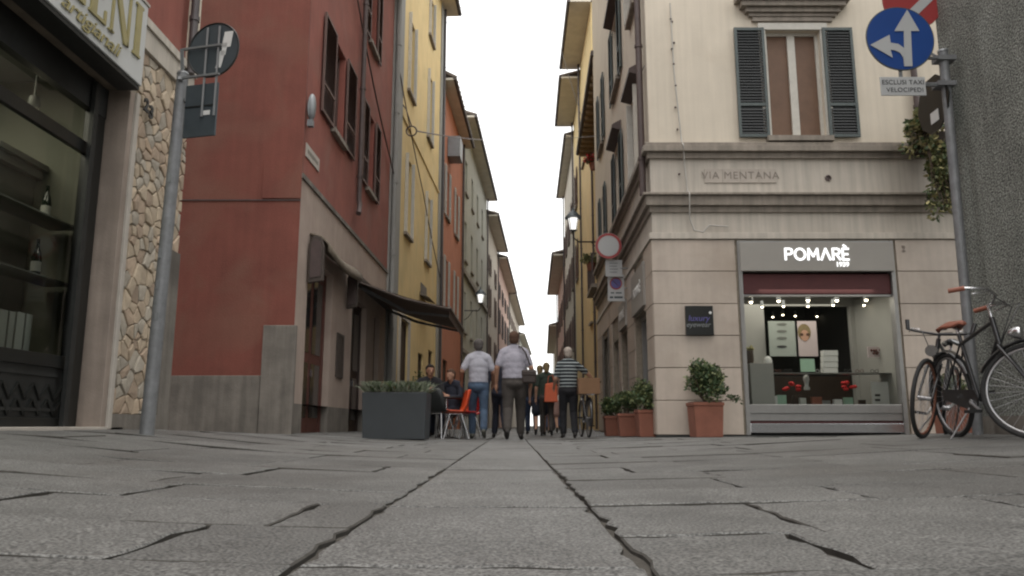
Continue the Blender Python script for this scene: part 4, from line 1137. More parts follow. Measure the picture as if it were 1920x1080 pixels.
text_on('eyewear', FP.pt(.65, .088, 1.78), (1, 0, 0), (0, 0, 1), .11, M['rail'], BS, name='lettering', shear=.2)
mb = MB(); mb.lathe(FP.pt(.845, .087, 1.97), [(.022, 0), (.022, .004)], 12, axis=FP.n); mb.build('dot', M['white'], BS)

# interior: display wall with an opening to the dark back room
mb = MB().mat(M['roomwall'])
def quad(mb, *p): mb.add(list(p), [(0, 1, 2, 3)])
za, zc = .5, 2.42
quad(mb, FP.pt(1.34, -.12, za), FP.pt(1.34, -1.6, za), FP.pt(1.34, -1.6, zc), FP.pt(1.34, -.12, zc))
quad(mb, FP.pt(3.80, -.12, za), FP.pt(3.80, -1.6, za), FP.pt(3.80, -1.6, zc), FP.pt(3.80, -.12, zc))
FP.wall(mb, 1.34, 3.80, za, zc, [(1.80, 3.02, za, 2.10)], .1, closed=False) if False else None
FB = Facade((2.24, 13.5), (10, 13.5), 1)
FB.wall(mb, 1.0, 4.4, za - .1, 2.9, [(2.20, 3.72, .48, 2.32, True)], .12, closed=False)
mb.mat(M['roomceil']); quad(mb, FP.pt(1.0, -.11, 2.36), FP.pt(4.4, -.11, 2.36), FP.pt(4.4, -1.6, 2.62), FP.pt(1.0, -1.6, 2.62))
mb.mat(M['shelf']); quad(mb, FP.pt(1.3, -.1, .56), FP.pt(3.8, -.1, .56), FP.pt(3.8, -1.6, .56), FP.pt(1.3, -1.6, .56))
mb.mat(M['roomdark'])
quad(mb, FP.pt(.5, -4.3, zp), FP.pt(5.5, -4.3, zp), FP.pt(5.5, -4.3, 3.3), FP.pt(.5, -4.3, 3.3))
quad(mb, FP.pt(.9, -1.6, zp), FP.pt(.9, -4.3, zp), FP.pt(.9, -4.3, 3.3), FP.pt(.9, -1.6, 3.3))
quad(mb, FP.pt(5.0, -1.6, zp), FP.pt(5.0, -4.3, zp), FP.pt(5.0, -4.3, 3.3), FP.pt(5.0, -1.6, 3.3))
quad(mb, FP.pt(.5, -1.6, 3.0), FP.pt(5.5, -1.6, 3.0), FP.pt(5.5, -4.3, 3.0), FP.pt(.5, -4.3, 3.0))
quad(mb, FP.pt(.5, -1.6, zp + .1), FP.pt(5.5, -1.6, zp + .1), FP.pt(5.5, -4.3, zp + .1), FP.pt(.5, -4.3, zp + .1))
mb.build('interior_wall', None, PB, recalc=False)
al = bpy.data.lights.new('display_light', 'AREA'); al.energy = 26; al.size = 1.8; al.color = (1, .93, .82)
ao = bpy.data.objects.new('display_light', al); C.objects.link(ao); ao.location = FP.pt(2.55, -.8, 2.35)
ORD = ['first', 'second', 'third', 'fourth', 'last']
def spotl(px, py, D, k, lab):
    p = at(px, py, D); o = thing('spotlight', lab, 'lamp', p, group='small ceiling spotlights in the optician window')
    r = .02 * k
    mb = MB(); mb.lathe((0, 0, 0), [(r * 1.6, .0), (r * 1.7, .02), (r * 1.2, .10)], 10); mb.build('lamp_housing', M['rail'], o, local=True)
    mb = MB(); mb.ball((0, 0, 0), r * 1.15, 10, 6); mb.build('bulb', M['spot_on'], o, local=True)
for i, (px, py) in enumerate(((1408, 566), (1460, 564), (1515, 563), (1569, 563), (1624, 562))): spotl(px, py, 12.35, 1.15, 'lit spotlight, ' + ORD[i] + ' from the left in the front ceiling row of the optician window')
for i, (px, py) in enumerate(((1429, 575), (1469, 574), (1515, 574), (1562, 572), (1620, 572))): spotl(px, py, 12.9, .9, 'lit spotlight, ' + ORD[i] + ' from the left in the second ceiling row of the optician window')
for i, (px, py) in enumerate(((1449, 594), (1468, 590), (1491, 592), (1532, 593), (1587, 590))): spotl(px, py, 15.5, .85, 'lit spotlight, ' + ORD[i] + ' from the left in the dark back room of the optician')
def flat(px0, py0, px1, py1, D, m, name, label, cat, th=.02, group=None, par=None):
    a, b = at(px0, py1, D), at(px1, py0, D)
    mb = MB(); mb.box((a.x, D, a.z), (b.x, D + th, b.z))
    if par: return mb.build(name, M[m], par)
    return solo(mb, name, M[m], label, cat, group, bevel=.003)
PO = thing('poster', 'pale advertising poster of a woman in large sunglasses inside the shop', 'poster', at(1487, 668, 13.35))
flat(1444, 602, 1494, 668, 13.35, 'poster', 'poster_sheet', '', '', par=PO); flat(1494, 602, 1530, 668, 13.35, 'posterpink', 'poster_sheet', '', '', par=PO)
def disc(c, rx, rz, m, par, name, n=14):
    mb = MB(); mb.add([(c.x + rx * math.cos(2 * math.pi * k / n), c.y, c.z + rz * math.sin(2 * math.pi * k / n)) for k in range(n)], [tuple(range(n))]); return mb.build(name, M[m], par)
disc(at(1508, 623, 13.345), .115, .15, 'hairblond', PO, 'printed_hair'); disc(at(1509, 629, 13.34), .072, .10, 'skin', PO, 'printed_face')
disc(at(1503, 627, 13.335), .032, .026, 'hairbrown', PO, 'printed_glasses'); disc(at(1515, 627, 13.335), .032, .026, 'hairbrown', PO, 'printed_glasses')
for y in (608, 621, 634, 650): disc(at(1466, y, 13.34), .09, .022, 'shelf' if y != 650 else 'ink', PO, 'printed_glasses')
flat(1502, 673, 1527, 697, 12.7, 'greencard', 'display_card', 'pale green card with two frames standing in the middle of the window', 'card')
for i in range(4): flat(1544, 657 + i * 11, 1571, 667 + i * 11, 12.6, 'white', 'eyewear_box', ['topmost', 'second from the top', 'third from the top', 'lowest'][i] + ' white box in the stack behind the optician glass', 'box', th=.12, group='stacked white boxes in the optician window')
flat(1628, 650, 1664, 670, 12.7, 'posterpink', 'picture_card', 'pale card with reddish frames on the right shelf', 'card')
mb = MB()
for k in range(9): mb.ball(at(1633 + RND.uniform(0, 26), 655 + RND.uniform(0, 10), 12.69), .022, 6, 4)
solo(mb, 'glasses_display', M['doorwood'], 'cluster of reddish brown frames shown on the right card', 'glasses')
flat(1636, 716, 1667, 758, 12.5, 'white', 'display_card', 'tall white price card low at the right of the window', 'card')
for k in range(0): 
    q = at(1645 + k * 4, 741 + k * 5, 12.48)
mb = MB(); mb.box(at(1641, 743, 12.49), at(1650, 739, 12.495)); mb.box(at(1641, 752, 12.49), at(1650, 748, 12.495)); solo(mb, 'eyeglasses', M['ink'], 'two dark spectacle frames on the tall white card', 'glasses')
flat(1394, 720, 1433, 757, 12.4, 'posterpink', 'picture_card', 'mottled pinkish picture card low at the left of the window', 'card')
mb = MB()
for k in range(16): mb.ball(at(1398 + RND.uniform(0, 30), 724 + RND.uniform(0, 30), 12.39), RND.uniform(.01, .025), 6, 4)
solo(mb, 'floral_decoration', M['leather'], 'reddish floral decoration on the lower left picture card', 'decoration')
def specs(px, py, D, m, label):
    p = at(px, py, D); t = thing('eyeglasses', label, 'glasses', p, group='spectacle frames on the optician display')
    for sx in (-1, 1):
        mb = MB(); mb.torus((sx * .036, 0, .026), (0, 1, 0), .026, .005, 16, 5); mb.build('lens_rim', M[m], t, local=True)
    mb = MB(); mb.tube([(-.010, 0, .032), (.010, 0, .032)], .004, 5); mb.build('bridge', M[m], t, local=True)
    return t
for i, (px, py, m) in enumerate(((1411, 698, 'ink'), (1457, 698, 'doorwood'), (1478, 698, 'ink'), (1537, 698, 'metal'), (1590, 698, 'ink'), (1612, 698, 'doorwood'), (1640, 698, 'ink'))):
    specs(px, py + 1, 12.5, m, ['dark', 'reddish', 'black', 'silver', 'black', 'reddish', 'dark'][i] + ' spectacle frame, ' + ['first', 'second', 'third', 'fourth', 'fifth', 'sixth', 'last'][i] + ' from the left on the glass shelf of the optician')
gr = random.Random(5)
for i in range(10):
    px = (1450, 1466, 1496, 1506, 1532, 1548, 1572, 1592, 1618, 1402)[i]; py = 757; w_ = gr.uniform(5, 9); h_ = gr.uniform(8, 20)
    m_ = ['white', 'greencard', 'counter', 'box_w', 'leather', 'metal'][i % 6]
    a, b = at(px - w_, 756, 12.55 + .1 * (i % 3)), at(px + w_, 756 - h_, 12.55 + .1 * (i % 3))
    mb = MB(); mb.box((a.x, a.y, .563), (b.x, a.y + .08, .563 + (b.z - a.z)))
    solo(mb, 'display_case', M[m_], ['white', 'pale green', 'dark brown', 'pale grey', 'tan', 'grey metal'][i % 6] + ' small case on the window floor ' + ['under the poster', 'left of the white bust', 'just left of the bust', 'right beside the bust', 'right of the bust', 'under the stack of white boxes', 'right of the stack of white boxes', 'by the second red cloth', 'left of the tall white card', 'at the left end'][i], 'case', bevel=.004)
SHS = thing('glass_shelf', 'clear glass shelf crossing the optician window', 'shelf', at(1540, 700, 12.6))
mb = MB(); a = at(1398, 700, 12.5); b = at(1672, 700, 12.5); mb.box((a.x, 12.35, a.z - .01), (b.x, 12.75, a.z)); mb.build('glass_board', M['metal'], SHS)
mb = MB(); a = at(1394, 684, 12.6); b = at(1436, 684, 12.6); mb.box((a.x, 12.25, .56), (b.x, 12.75, a.z)); solo(mb, 'display_plinth', M['roomwall'], 'grey display plinth at the left end of the window', 'plinth', bevel=.005)
mb = MB(); mb.lathe(at(1404, 683, 12.45), [(.07, 0), (.085, .06), (.08, .22)], 12); solo(mb, 'vase', M['counter'], 'brown vase on the plinth at the left of the window', 'vase')
mb = MB()
for k in range(14): mb.ball(at(1404, 656, 12.45) + Vector((RND.uniform(-.07, .07), RND.uniform(-.05, .05), RND.uniform(-.03, .05))), .025, 6, 4)
solo(mb, 'flowers', M['leaf_y'], 'yellow green flowers in the brown vase', 'flowers')
for a, b, s in ((1470, 1500, 12.9), (1580, 1605, 13.1)):
    mb = MB(); p, q = at(a, 731, s), at(b, 717, s)
    for k in range(8): mb.ball((RND.uniform(p.x, q.x), s, RND.uniform(p.z, q.z)), (.05, .04, .03), 8, 5)
    solo(mb, 'display_cloth', M['redthing'], 'bright red cloth under glasses, %s' % ('left of the white bust' if a < 1550 else 'right of the white boxes'), 'cloth')
mb = MB(); c = at(1513, 731, 12.8); mb.lathe(c, [(.045, 0), (.05, .03), (.03, .07), (.035, .12), (.05, .17), (.04, .22), (.01, .25)], 12); solo(mb, 'display_bust', M['white'], 'small white bust between red cloths in the window', 'bust')
mb = MB(); p, q = at(1440, 758, 14.3), at(1606, 706, 14.3); mb.box((p.x, 14.3, p.z - .3), (q.x, 14.8, q.z)); solo(mb, 'shop_counter', M['counter'], 'dark brown counter in the back of the optician shop', 'counter', bevel=.01)
mb = MB(); p = at(1441, 684, 12.5)
for k in range(3): mb.ball(at(1440, 678 + k * 24, 12.5), (.07, .05, .09), 10, 6)
mb.tube([at(1440, 760, 12.5), at(1440, 670, 12.5)], .015, 6)
solo(mb, 'glasses_stand', M['white'], 'pale green white glasses stand at the left of the window', 'display stand')
# ---- lower building with the deep eave and balcony, tall yellow building, row beyond
RPts = [(3.15, 22.5), (3.42, 31), (3.47, 37), (3.60, 43), (3.85, 55), (4.3, 72), (5.4, 100)]
FB1, FB2, FB3, FB4, FB5, FB6 = poly_facade(RPts, -1)
LBd = simple_building('balcony_building', 'ochre building with deep dark eave and flowered balcony on the right', FB1, 11.6, 'ochre', [(1.2, 2.2, 4.6, 6.8), (4.6, 5.6, 4.6, 6.8), (1.2, 2.2, 8.1, 10.0), (4.6, 5.6, 8.1, 10.0)],
    over=.62, soff='darkwood', rise=.8, shut='open', cols=('shut_g', 'shut_g'), rafters=True, run=3, doors=[(1.0, 2.6, .08, 2.8)])
downpipe(FB1, .15, .1, 11.4, LBd, 'pipe', .06, .14)
TB = simple_building('tall_yellow_building', 'tall yellow building rising behind the deep dark eave on the right', FB2, 18.4, 'yellow', [(1.5, 2.5, 12.6, 14.4), (4, 5, 12.6, 14.4), (1.5, 2.5, 4.6, 6.6)], over=.95, soff='soffit', rise=1.4, rafters=False)
FB7 = FB3
simple_building('lower_yellow_building', 'slightly lower yellow building with a pale deep eave beyond the tall one', FB3, 17.7, 'yellow', [(3.5, 4.5, 8, 10), (3.5, 4.5, 12, 14)], over=1.0, rise=1.3, shut='open', cols=('shut_b', 'shut_b'))
simple_building('brown_building', 'long brownish building with dark shutters on the right of the street', FB4, 16.9, 'paleplaster', [(s, s + 1, a, b) for s in (1.5, 5, 8.5, 11.8) for a, b in ((4.6, 6.6), (8.2, 10.2), (11.8, 13.6))], over=.5, rise=1.3, shut='open', cols=('shut_b', 'shut_b'))
simple_building('rosy_building', 'rosy building far down the right side of the street', FB5, 12.5, 'pinkplaster', [(s, s + 1, a, b) for s in (2, 6, 10, 14) for a, b in ((4.6, 6.4), (8.2, 10.0))], over=.9, shut='open', cols=('shut_b', 'shut_b'))
simple_building('end_building', 'small pale building at the far right end of the street', FB6, 9.5, 'paleplaster', [(s, s + 1, a, b) for s in (3, 9, 15) for a, b in ((4.2, 6.0),)], over=.8, shut='open', cols=('shut_g', 'shut_g'))
# balcony
BC = thing('balcony', 'small balcony with dark iron railing and hanging flower pots in the lane', 'balcony', FB1.pt(1.7, .3, 4.4))
mb = MB(); FB1.box(mb, .7, 2.8, .003, .75, 4.40, 4.52); mb.build('floor_slab', M['cornice'], BC)
mb = MB()
for k in range(15):
    s = .72 + k * .1475; mb.bar(FB1.pt(s, .72, 4.52), FB1.pt(s, .72, 5.45), .02)
for k in range(6):
    mb.bar(FB1.pt(.72, .05 + k * .13, 4.52), FB1.pt(.72, .05 + k * .13, 5.45), .02)
mb.bar(FB1.pt(.7, .72, 5.46), FB1.pt(2.8, .72, 5.46), .035); mb.bar(FB1.pt(.72, .02, 5.46), FB1.pt(.72, .72, 5.46), .035); mb.bar(FB1.pt(.7, .72, 4.6), FB1.pt(2.8, .72, 4.6), .02)
mb.build('railing', M['pipe'], BC)
# ---- roughcast wall building at far right
FW = Facade((4.15, -2), (4.15, 7.0), -1)
RW = thing('roughcast_building', 'dark grey roughcast wall on the far right behind the bicycles', 'building', (4.15, 4, .15))
mb = MB(); FW.box(mb, 0, FW.L, -5, 0, .05, 9.5)
o_ = mb.build('wall', M['roughcast'], RW)
mb = MB(); FW.box(mb, 0, FW.L + .004, .003, .02, .1, .32); mb.build('plinth', M['dado'], RW)

# distant wall closing the vista low down
# ================================================================== SIGNS AND LAMPS
def circle(c, ax, ay, r, n=40, a0=0, a1=2 * math.pi): return [Vector(c) + ax * r * math.cos(a0 + (a1 - a0) * k / n) + ay * r * math.sin(a0 + (a1 - a0) * k / n) for k in range(n)]
X_, Z_ = Vector((1, 0, 0)), Vector((0, 0, 1))
# left pole with two sign backs
bp = at(275, 812, 6.2); bp.z = gz(bp.x, 6.2) - .01
tp = at(343, 140, 6.2)
LPo = thing('sign_pole', 'scuffed galvanised pole in front of the stone cladding on the left', 'pole', bp)
mb = MB(); mb.tube([bp, tp], [.056, .048], 14); mb.build('pole', M['galv'], LPo)
mb = MB(); mb.lathe(tp, [(.051, 0), (.045, .02), (.01, .03)], 14); mb.build('pole_cap', M['rail'], LPo)
mb = MB()
for (px, py, l) in ((296, 530, .05), (293, 590, .04), (318, 330, .05), (300, 470, .06)):
    c_ = at(px, py, 6.148); mb.box((c_.x - .012, c_.y - .002, c_.z - l), (c_.x + .02, c_.y + .001, c_.z + l * .4))
mb.build('sticker', M['rail'], LPo); 
c = at(400, 94, 6.1); yaw = math.radians(-14)
ax = Vector((math.cos(yaw), math.sin(yaw), 0)); an = Vector((-math.sin(yaw), math.cos(yaw), 0))
RS = thing('round_sign', 'round traffic sign on the left seen from its dark back with metal rails', 'road sign', c - Z_ * .25)
mb = MB(); mb.lathe(c, [(.235, .0), (.243, .004), (.243, .012), (.235, .018)], 44, axis=an); mb.build('sign_disc', M['signback'], RS)
mb = MB(); mb.torus(c, an, .243, .008, 44, 6); mb.build('rim', M['black'], RS)
mb = MB()
for dx in (-.05, .065): mb.bar(c + ax * dx - an * .022 + Z_ * .20, c + ax * dx - an * .022 - Z_ * .60, .016, .012)
mb.build('vertical_rail', M['rail'], RS)
mb = MB()
for dz in (.02, -.24): mb.bar(c - ax * .27 - an * .035 + Z_ * dz, c + ax * .10 - an * .035 + Z_ * dz, .02, .018)
mb.bar(c - ax * .27 - an * .05 - Z_ * .24, tp - Z_ * .08, .03, .03); mb.bar(c - ax * .27 - an * .05 + Z_ * .02, tp - Z_ * .02, .025, .025)
mb.build('clamp_rail', M['rail'], RS)
mb = MB()
def stk(u0, z0, u1, z1, w): mb.prism([c + ax * (u0 - w) + Z_ * z0 - an * .004, c + ax * (u0 + w) + Z_ * z0 - an * .004, c + ax * (u1 + w) + Z_ * z1 - an * .004, c + ax * (u1 - w) + Z_ * z1 - an * .004], -an * .002)
stk(.06, -.17, .095, -.02, .026); stk(.10, -.06, .115, .05, .022); stk(.125, .01, .145, .15, .042)
mb.build('torn_sticker', M['white'], RS)
c2 = at(377, 204, 6.12)
RP = thing('plate_sign', 'dark rectangular plate with a small white sticker below the round sign back', 'road sign', c2 - Z_ * .25)
mb = MB(); mb.obox(c2 - Z_ * .015, ax * .155, an * .008, Z_ * .235); mb.build('plate', M['signback'], RP, bevel=.006)
mb = MB(); mb.obox(c2 + ax * .06 - Z_ * .045 - an * .012, ax * .035, an * .002, Z_ * .02); mb.build('sticker', M['white'], RP)
mb = MB(); mb.obox(c2 - Z_ * .0 - an * .011 + Z_ * .02, ax * .15, an * .003, Z_ * .006); mb.build('seam', M['black'], RP)
mb = MB(); mb.bar(c2 - ax * .16 + an * .015 + Z_ * .1, Vector((tp.x, tp.y, c2.z + .1)), .03, .03); mb.build('bracket', M['rail'], RP)

# right pole and its signs
zR = gz(4.02, 6.75)
RPo = thing('sign_pole', 'grey galvanised pole with clamps against the roughcast wall on the right', 'pole', (3.98, 6.72, zR))
ptop = at(1768, 98, 6.72)
pbase = Vector((3.98, 6.72, zR))
mb = MB(); mb.tube([pbase, ptop], .042, 14); mb.build('pole', M['galv'], RPo)
mb = MB(); mb.lathe(ptop, [(.046, 0), (.046, .02), (.01, .035)], 14); mb.build('pole_cap', M['rail'], RPo)
mb = MB()
for py in (112, 160):
    q = at(1770, py, 6.72); mb.obox(q, X_ * .085, Vector((0, .06, 0)), Z_ * .022); mb.bar(q + Vector((-.08, -.03, 0)), q + Vector((-.55, -.03, 0)), .03, .02)
mb.build('clamp', M['galv'], RPo)
c = at(1688, 72, 6.58); r = .308; fy = c.y
BS_ = thing('blue_sign', 'round blue sign with white arrows pointing ahead and left', 'road sign', c - Z_ * r)
mb = MB(); mb.lathe(c, [(r - .006, 0), (r, .003), (r, .012), (r - .004, .018)], 56, axis=(0, 1, 0)); mb.build('sign_disc', M['blue'], BS_)
mb = MB(); mb.torus(c + Vector((0, .006, 0)), (0, 1, 0), r, .007, 56, 6); mb.build('rim', M['signback'], BS_)
def px_poly(pts, D, m, par, name, th=.004):
    P = [at(a, b, D) for a, b in pts]
    mb = MB(); mb.prism(P, Vector((0, th, 0))); return mb.build(name, M[m], par)
px_poly([(1696, 124), (1695, 58), (1677, 58), (1701, 18), (1724, 58), (1708, 58), (1711, 124)], fy - .008, 'signgrey', BS_, 'straight_arrow')
px_poly([(1695.6, 124), (1694, 108), (1688, 99), (1678, 94), (1670, 93), (1674, 108), (1632, 84), (1668, 65), (1670, 80), (1684, 82), (1695.4, 90)], fy - .0085, 'signgrey', BS_, 'left_arrow')
c = at(1693, 162, 6.58); PT = thing('text_sign', 'small white plate with black words under the blue sign', 'road sign', c - Z_ * .09)
mb = MB(); mb.obox(c, X_ * .205, Vector((0, .006, 0)), Z_ * .09); mb.build('plate', M['signgrey'], PT, bevel=.004)
text_on('ESCLUSI TAXI', c + Vector((0, -.008, .035)), X_, Z_, .062, M['ink'], PT, sx=.98, space=1.05, extrude=.001)
text_on('VELOCIPEDI', c + Vector((.012, -.008, -.038)), X_, Z_, .060, M['ink'], PT, sx=.98, space=1.08, extrude=.001)
mb = MB(); mb.bar(c + Vector((0, .02, .085)), c + Vector((0, .02, .42)), .03, .012); mb.bar(c + Vector((.0, .04, .03)), at(1770, 160, 6.70), .02, .02); mb.build('mounting_rail', M['rail'], PT)
c = at(1711, 2, 6.95); r = .29
RW_ = thing('striped_sign', 'round sign with red and white diagonal stripes half hidden behind the blue sign', 'road sign', c - Z_ * r)
mb = MB(); mb.lathe(c, [(r - .004, 0), (r, .003), (r, .015)], 48, axis=(0, 1, 0)); mb.build('sign_disc', M['signred'], RW_)
dirn = Vector((.72, 0, .69)).normalized(); pn = Vector((-dirn.z, 0, dirn.x))
for off in (-.085,):
    h = math.sqrt(r * r - off * off) - .02
    mb = MB(); q = c + pn * off + Vector((0, -.004, 0)); mb.prism([q - dirn * h - pn * .045, q + dirn * h - pn * .045, q + dirn * h + pn * .045, q - dirn * h + pn * .045], (0, .003, 0)); mb.build('white_stripe', M['signgrey'], RW_)
mb = MB(); mb.bar(c + Vector((.05, .03, -.5)), c + Vector((.05, .03, .2)), .03, .02); mb.bar(c + Vector((.05, .03, -.48)), at(1768, 112, 6.76), .03, .02); mb.build('mounting_rail', M['galv'], RW_)
c = at(1752, 196, 6.92); a_ = math.radians(89); ax2 = Vector((math.cos(a_), math.sin(a_), 0)); an2 = Vector((-math.sin(a_), math.cos(a_), 0))
DS = thing('turned_sign', 'dark back of a round sign turned sideways with a small white label', 'road sign', c - Z_ * .3)
mb = MB(); mb.lathe(c, [(.275, 0), (.28, .003), (.28, .016)], 10, axis=an2); mb.build('sign_disc', M['black'], DS)
mb = MB(); mb.obox(c - Z_ * .13 - ax2 * .02 - an2 * .006 * 1, ax2 * .07, an2 * .002, Z_ * .055); mb.obox(c - Z_ * .13 - ax2 * .02 + an2 * .02, ax2 * .07, an2 * .002, Z_ * .055); mb.build('white_label', M['white'], DS)

# no traffic sign, plate and no parking plate at the mouth of the lane
c = at(1141, 461, 15.0); wallx = 2.32
NE = thing('no_traffic_sign', 'round white sign with a red ring at the mouth of the lane', 'road sign', c - Z_ * .26)
r = .265
mb = MB(); mb.lathe(c, [(r - .003, 0), (r, .003), (r, .014)], 44, axis=(0, 1, 0)); mb.build('sign_disc', M['signgrey'], NE)
mb = MB(); n = 44
o1_ = circle(c + Vector((0, -.003, 0)), X_, Z_, r - .004, n); i1_ = circle(c + Vector((0, -.003, 0)), X_, Z_, r - .056, n)
mb.add(o1_ + i1_, [(k, (k + 1) % n, n + (k + 1) % n, n + k) for k in range(n)]); mb.build('red_ring', M['signred'], NE)
mb = MB(); mb.bar(c + Vector((-.1, .03, .0)), Vector((2.335, 15.03, c.z)), .03, .02); mb.build('wall_bracket', M['rail'], NE)
c = at(1151, 503, 15.1); q_ = math.radians(6)
WP = thing('plate_sign', 'small crumpled white plate below the red ringed sign', 'road sign', c - Z_ * .2)
mb = MB(); mb.obox(c, Vector((.17, .015, 0)), Vector((0, .006, 0)), Z_ * .17); mb.build('plate', M['signgrey'], WP, bevel=.004)
mb = MB()
for k in range(4): mb.obox(c + Vector((-.02, -.012, .1 - k * .06)), Vector((.1 - .02 * (k % 2), 0, 0)), Vector((0, .002, 0)), Z_ * .010)
mb.build('worn_lettering', M['rail'], WP)
mb = MB(); mb.bar(c + Vector((0, .02, 0)), Vector((2.335, 15.12, c.z)), .03, .02); mb.build('wall_bracket', M['rail'], WP)
c = at(1155, 540, 15.2)
NPk = thing('no_parking_plate', 'pale plate with a no parking disc and two dark lines of text', 'road sign', c - Z_ * .27)
mb = MB(); mb.obox(c, Vector((.165, 0, 0)), Vector((0, .006, 0)), Z_ * .27); mb.build('plate', M['signgrey'], NPk, bevel=.004)
cc = c + Vector((0, -.009, .09))
for (rr, mm, dy) in ((.125, 'signred', 0), (.10, 'purple', -.002)):
    mb = MB(); mb.add(circle(cc + Vector((0, dy, 0)), X_, Z_, rr, 30), [tuple(range(30))]); mb.build('sign_disc', M[mm], NPk)
mb = MB(); dd = Vector((.7, 0, -.7)) * .1; mb.bar(cc - dd + Vector((0, -.004, 0)), cc + dd + Vector((0, -.004, 0)), .002, .028, up=(0, 1, 0)); mb.build('bar', M['signred'], NPk)
mb = MB()
for k, (a, b) in enumerate(((-.11, -.04), (-.01, .11))): mb.obox(c + Vector(((a + b) / 2, -.008, -.10)), X_ * (b - a) / 2, Vector((0, .001, 0)), Z_ * .013)
for k, (a, b) in enumerate(((-.13, -.06), (-.04, .13))): mb.obox(c + Vector(((a + b) / 2, -.008, -.19)), X_ * (b - a) / 2, Vector((0, .001, 0)), Z_ * .02)
mb.build('worn_lettering', M['signback'], NPk)
mb = MB(); mb.bar(c + Vector((0, .02, 0)), Vector((2.34, 15.22, c.z)), .03, .02); mb.build('wall_bracket', M['rail'], NPk)

def lantern(p, wallp, label, k=1.0):
    t = thing('street_lantern', label, 'street lamp', p)
    mb = MB()
    for a in range(4):
        A_ = math.pi / 4 + a * math.pi / 2
        mb.bar((.10 * k * math.cos(A_), .10 * k * math.sin(A_), 0), (.17 * k * math.cos(A_), .17 * k * math.sin(A_), .36 * k), .018 * k)
    mb.lathe((0, 0, -.05 * k), [(.03 * k, 0), (.11 * k, .04 * k), (.11 * k, .055 * k)], 8)
    mb.build('lantern_frame', M['black'], t, local=True)
    mb = MB(); mb.lathe((0, 0, .01 * k), [(.125 * k * .7, 0), (.2 * k * .72, .34 * k)], 4 * 3); mb.build('lantern_glass', M['lamp_on'], t, local=True)
    mb = MB(); mb.lathe((0, 0, .36 * k), [(.25 * k, 0), (.24 * k, .03 * k), (.13 * k, .16 * k), (.05 * k, .22 * k), (.03 * k, .30 * k), (.0 + .008, .36 * k)], 12); mb.build('lantern_hood', M['signback'], t, local=True)
    w = Vector(wallp) - Vector(p)
    mb = MB(); mb.tube([Vector((0, 0, -.05 * k)), Vector((0, 0, -.22 * k)), Vector((w.x * .15, w.y * .15, -.34 * k)), Vector((w.x, w.y, -.34 * k))], .022 * k, 8)
    mb.tube([Vector((w.x, w.y, -.75 * k)), Vector((w.x * .75, w.y * .75, -.62 * k)), Vector((w.x * .5, w.y * .5, -.36 * k))], .016 * k, 6)
    mb.build('bracket_arm', M['black'], t, local=True)
    return t
p = at(1075, 432, 25); lantern(p, FB1.pt(2.5, 0, 0) + Vector((0, 0, p.z)), 'lit wall lantern on an iron bracket on the right side of the lane', 1.15)
p = at(901, 568, 39); lantern(p, FG.pt(1.4, 0, p.z), 'lit wall lantern on a long bracket on the grey green building at left', 1.2)

# curly bracket and cables
RG = thing('curled_bracket', 'dark iron bracket with a ring on the yellow facade', 'bracket', FY.pt(1.5, .3, 8.7))
mb = MB(); cR = FY.pt(1.55, .28, 8.75); mb.torus(cR, (0, 1, 0), .15, .022, 24, 6); mb.build('ring', M['pipe'], RG)
mb = MB(); mb.tube([FY.pt(1.5, .02, 9.55), FY.pt(1.5, .12, 9.4), cR + Z_ * .15], .02, 6); mb.build('stay', M['pipe'], RG)
def cable(pts, r, label, m='cable', sag=0.0):
    P = []
    for a, b in zip(pts, pts[1:]):
        a, b = Vector(a), Vector(b)
        for k in range(8):
            t = k / 8; P.append(a.lerp(b, t) - Z_ * sag * 4 * t * (1 - t))
    P.append(Vector(pts[-1]))
    mb = MB(); mb.tube(P, r, 6)
    return solo(mb, 'cable', M[m], label, 'cable')
cable([cR + Vector((.15, 0, 0)), at(905, 262, 40)], .022, 'cable running from the ring bracket along the left roofs', 'pipe', .05)
cable([FR.pt(1.2, .06, 10.6), FR.pt(4.1, .08, 8.6), FR.pt(7.6, .08, 7.2), FY.pt(.6, .1, 6.9)], .02, 'dark cable slanting across the red facade towards the yellow house', 'pipe', .1)
cable([FY.pt(.5, .08, 10.2), FY.pt(5.0, .08, 8.0), FY.pt(9.5, .08, 5.9)], .018, 'thin cable slanting down across the yellow facade', 'pipe', .1)
n1 = FP.pt(.42, .06, 0); n1.z = at(1268, 36, 11.95).z; n2 = n1.copy(); n2.z = at(1265, 92, 11.95).z
cable([n1, at(1140, 2, 20)], .012, 'upper thin wire from the cream wall across the lane', 'cable', .05)
cable([n2, at(1175, 70, 16), FB2.pt(1.0, .1, at(1100, 92, 24).z), at(1052, 92, 33)], .013, 'lower sagging wire from the cream wall towards the tall yellow house', 'cable', .1)
CBL = cable([FP.pt(.42, .03, n1.z + .3), FP.pt(.44, .03, 6.0), FP.pt(.52, .03, 4.78), FP.pt(.52, .14, 4.7), FP.pt(.55, .03, 4.45), FP.pt(.58, .03, 3.95), FP.pt(.58, .17, 3.88), FP.pt(.60, .03, 3.5), FP.pt(.66, .05, 3.3), FP.pt(.80, .05, 3.27), FP.pt(.9, .05, 3.38), FP.pt(1.2, .05, 3.36)], .011, 'pale cable running down the cream facade over both string courses', 'cable_l')
for k in range(9):
    z = 6.9 - k * .38
    if 4.4 < z < 4.8 or 3.55 < z < 3.95: continue
    mb = MB(); mb.ball(FP.pt(.44 + .02 * (k % 2), .03, z), .020, 6, 4); o_ = mb.build('clip', M['pipe'], None, local=True); o_.parent = CBL; o_.location = -Vector(CBL.location)
cable([at(1060, 258, 30), at(1150, 250, 18), FP.pt(-.05, .05, 6.1)], .008, 'fine wire crossing in front of the right hand eaves', 'cable', .04)

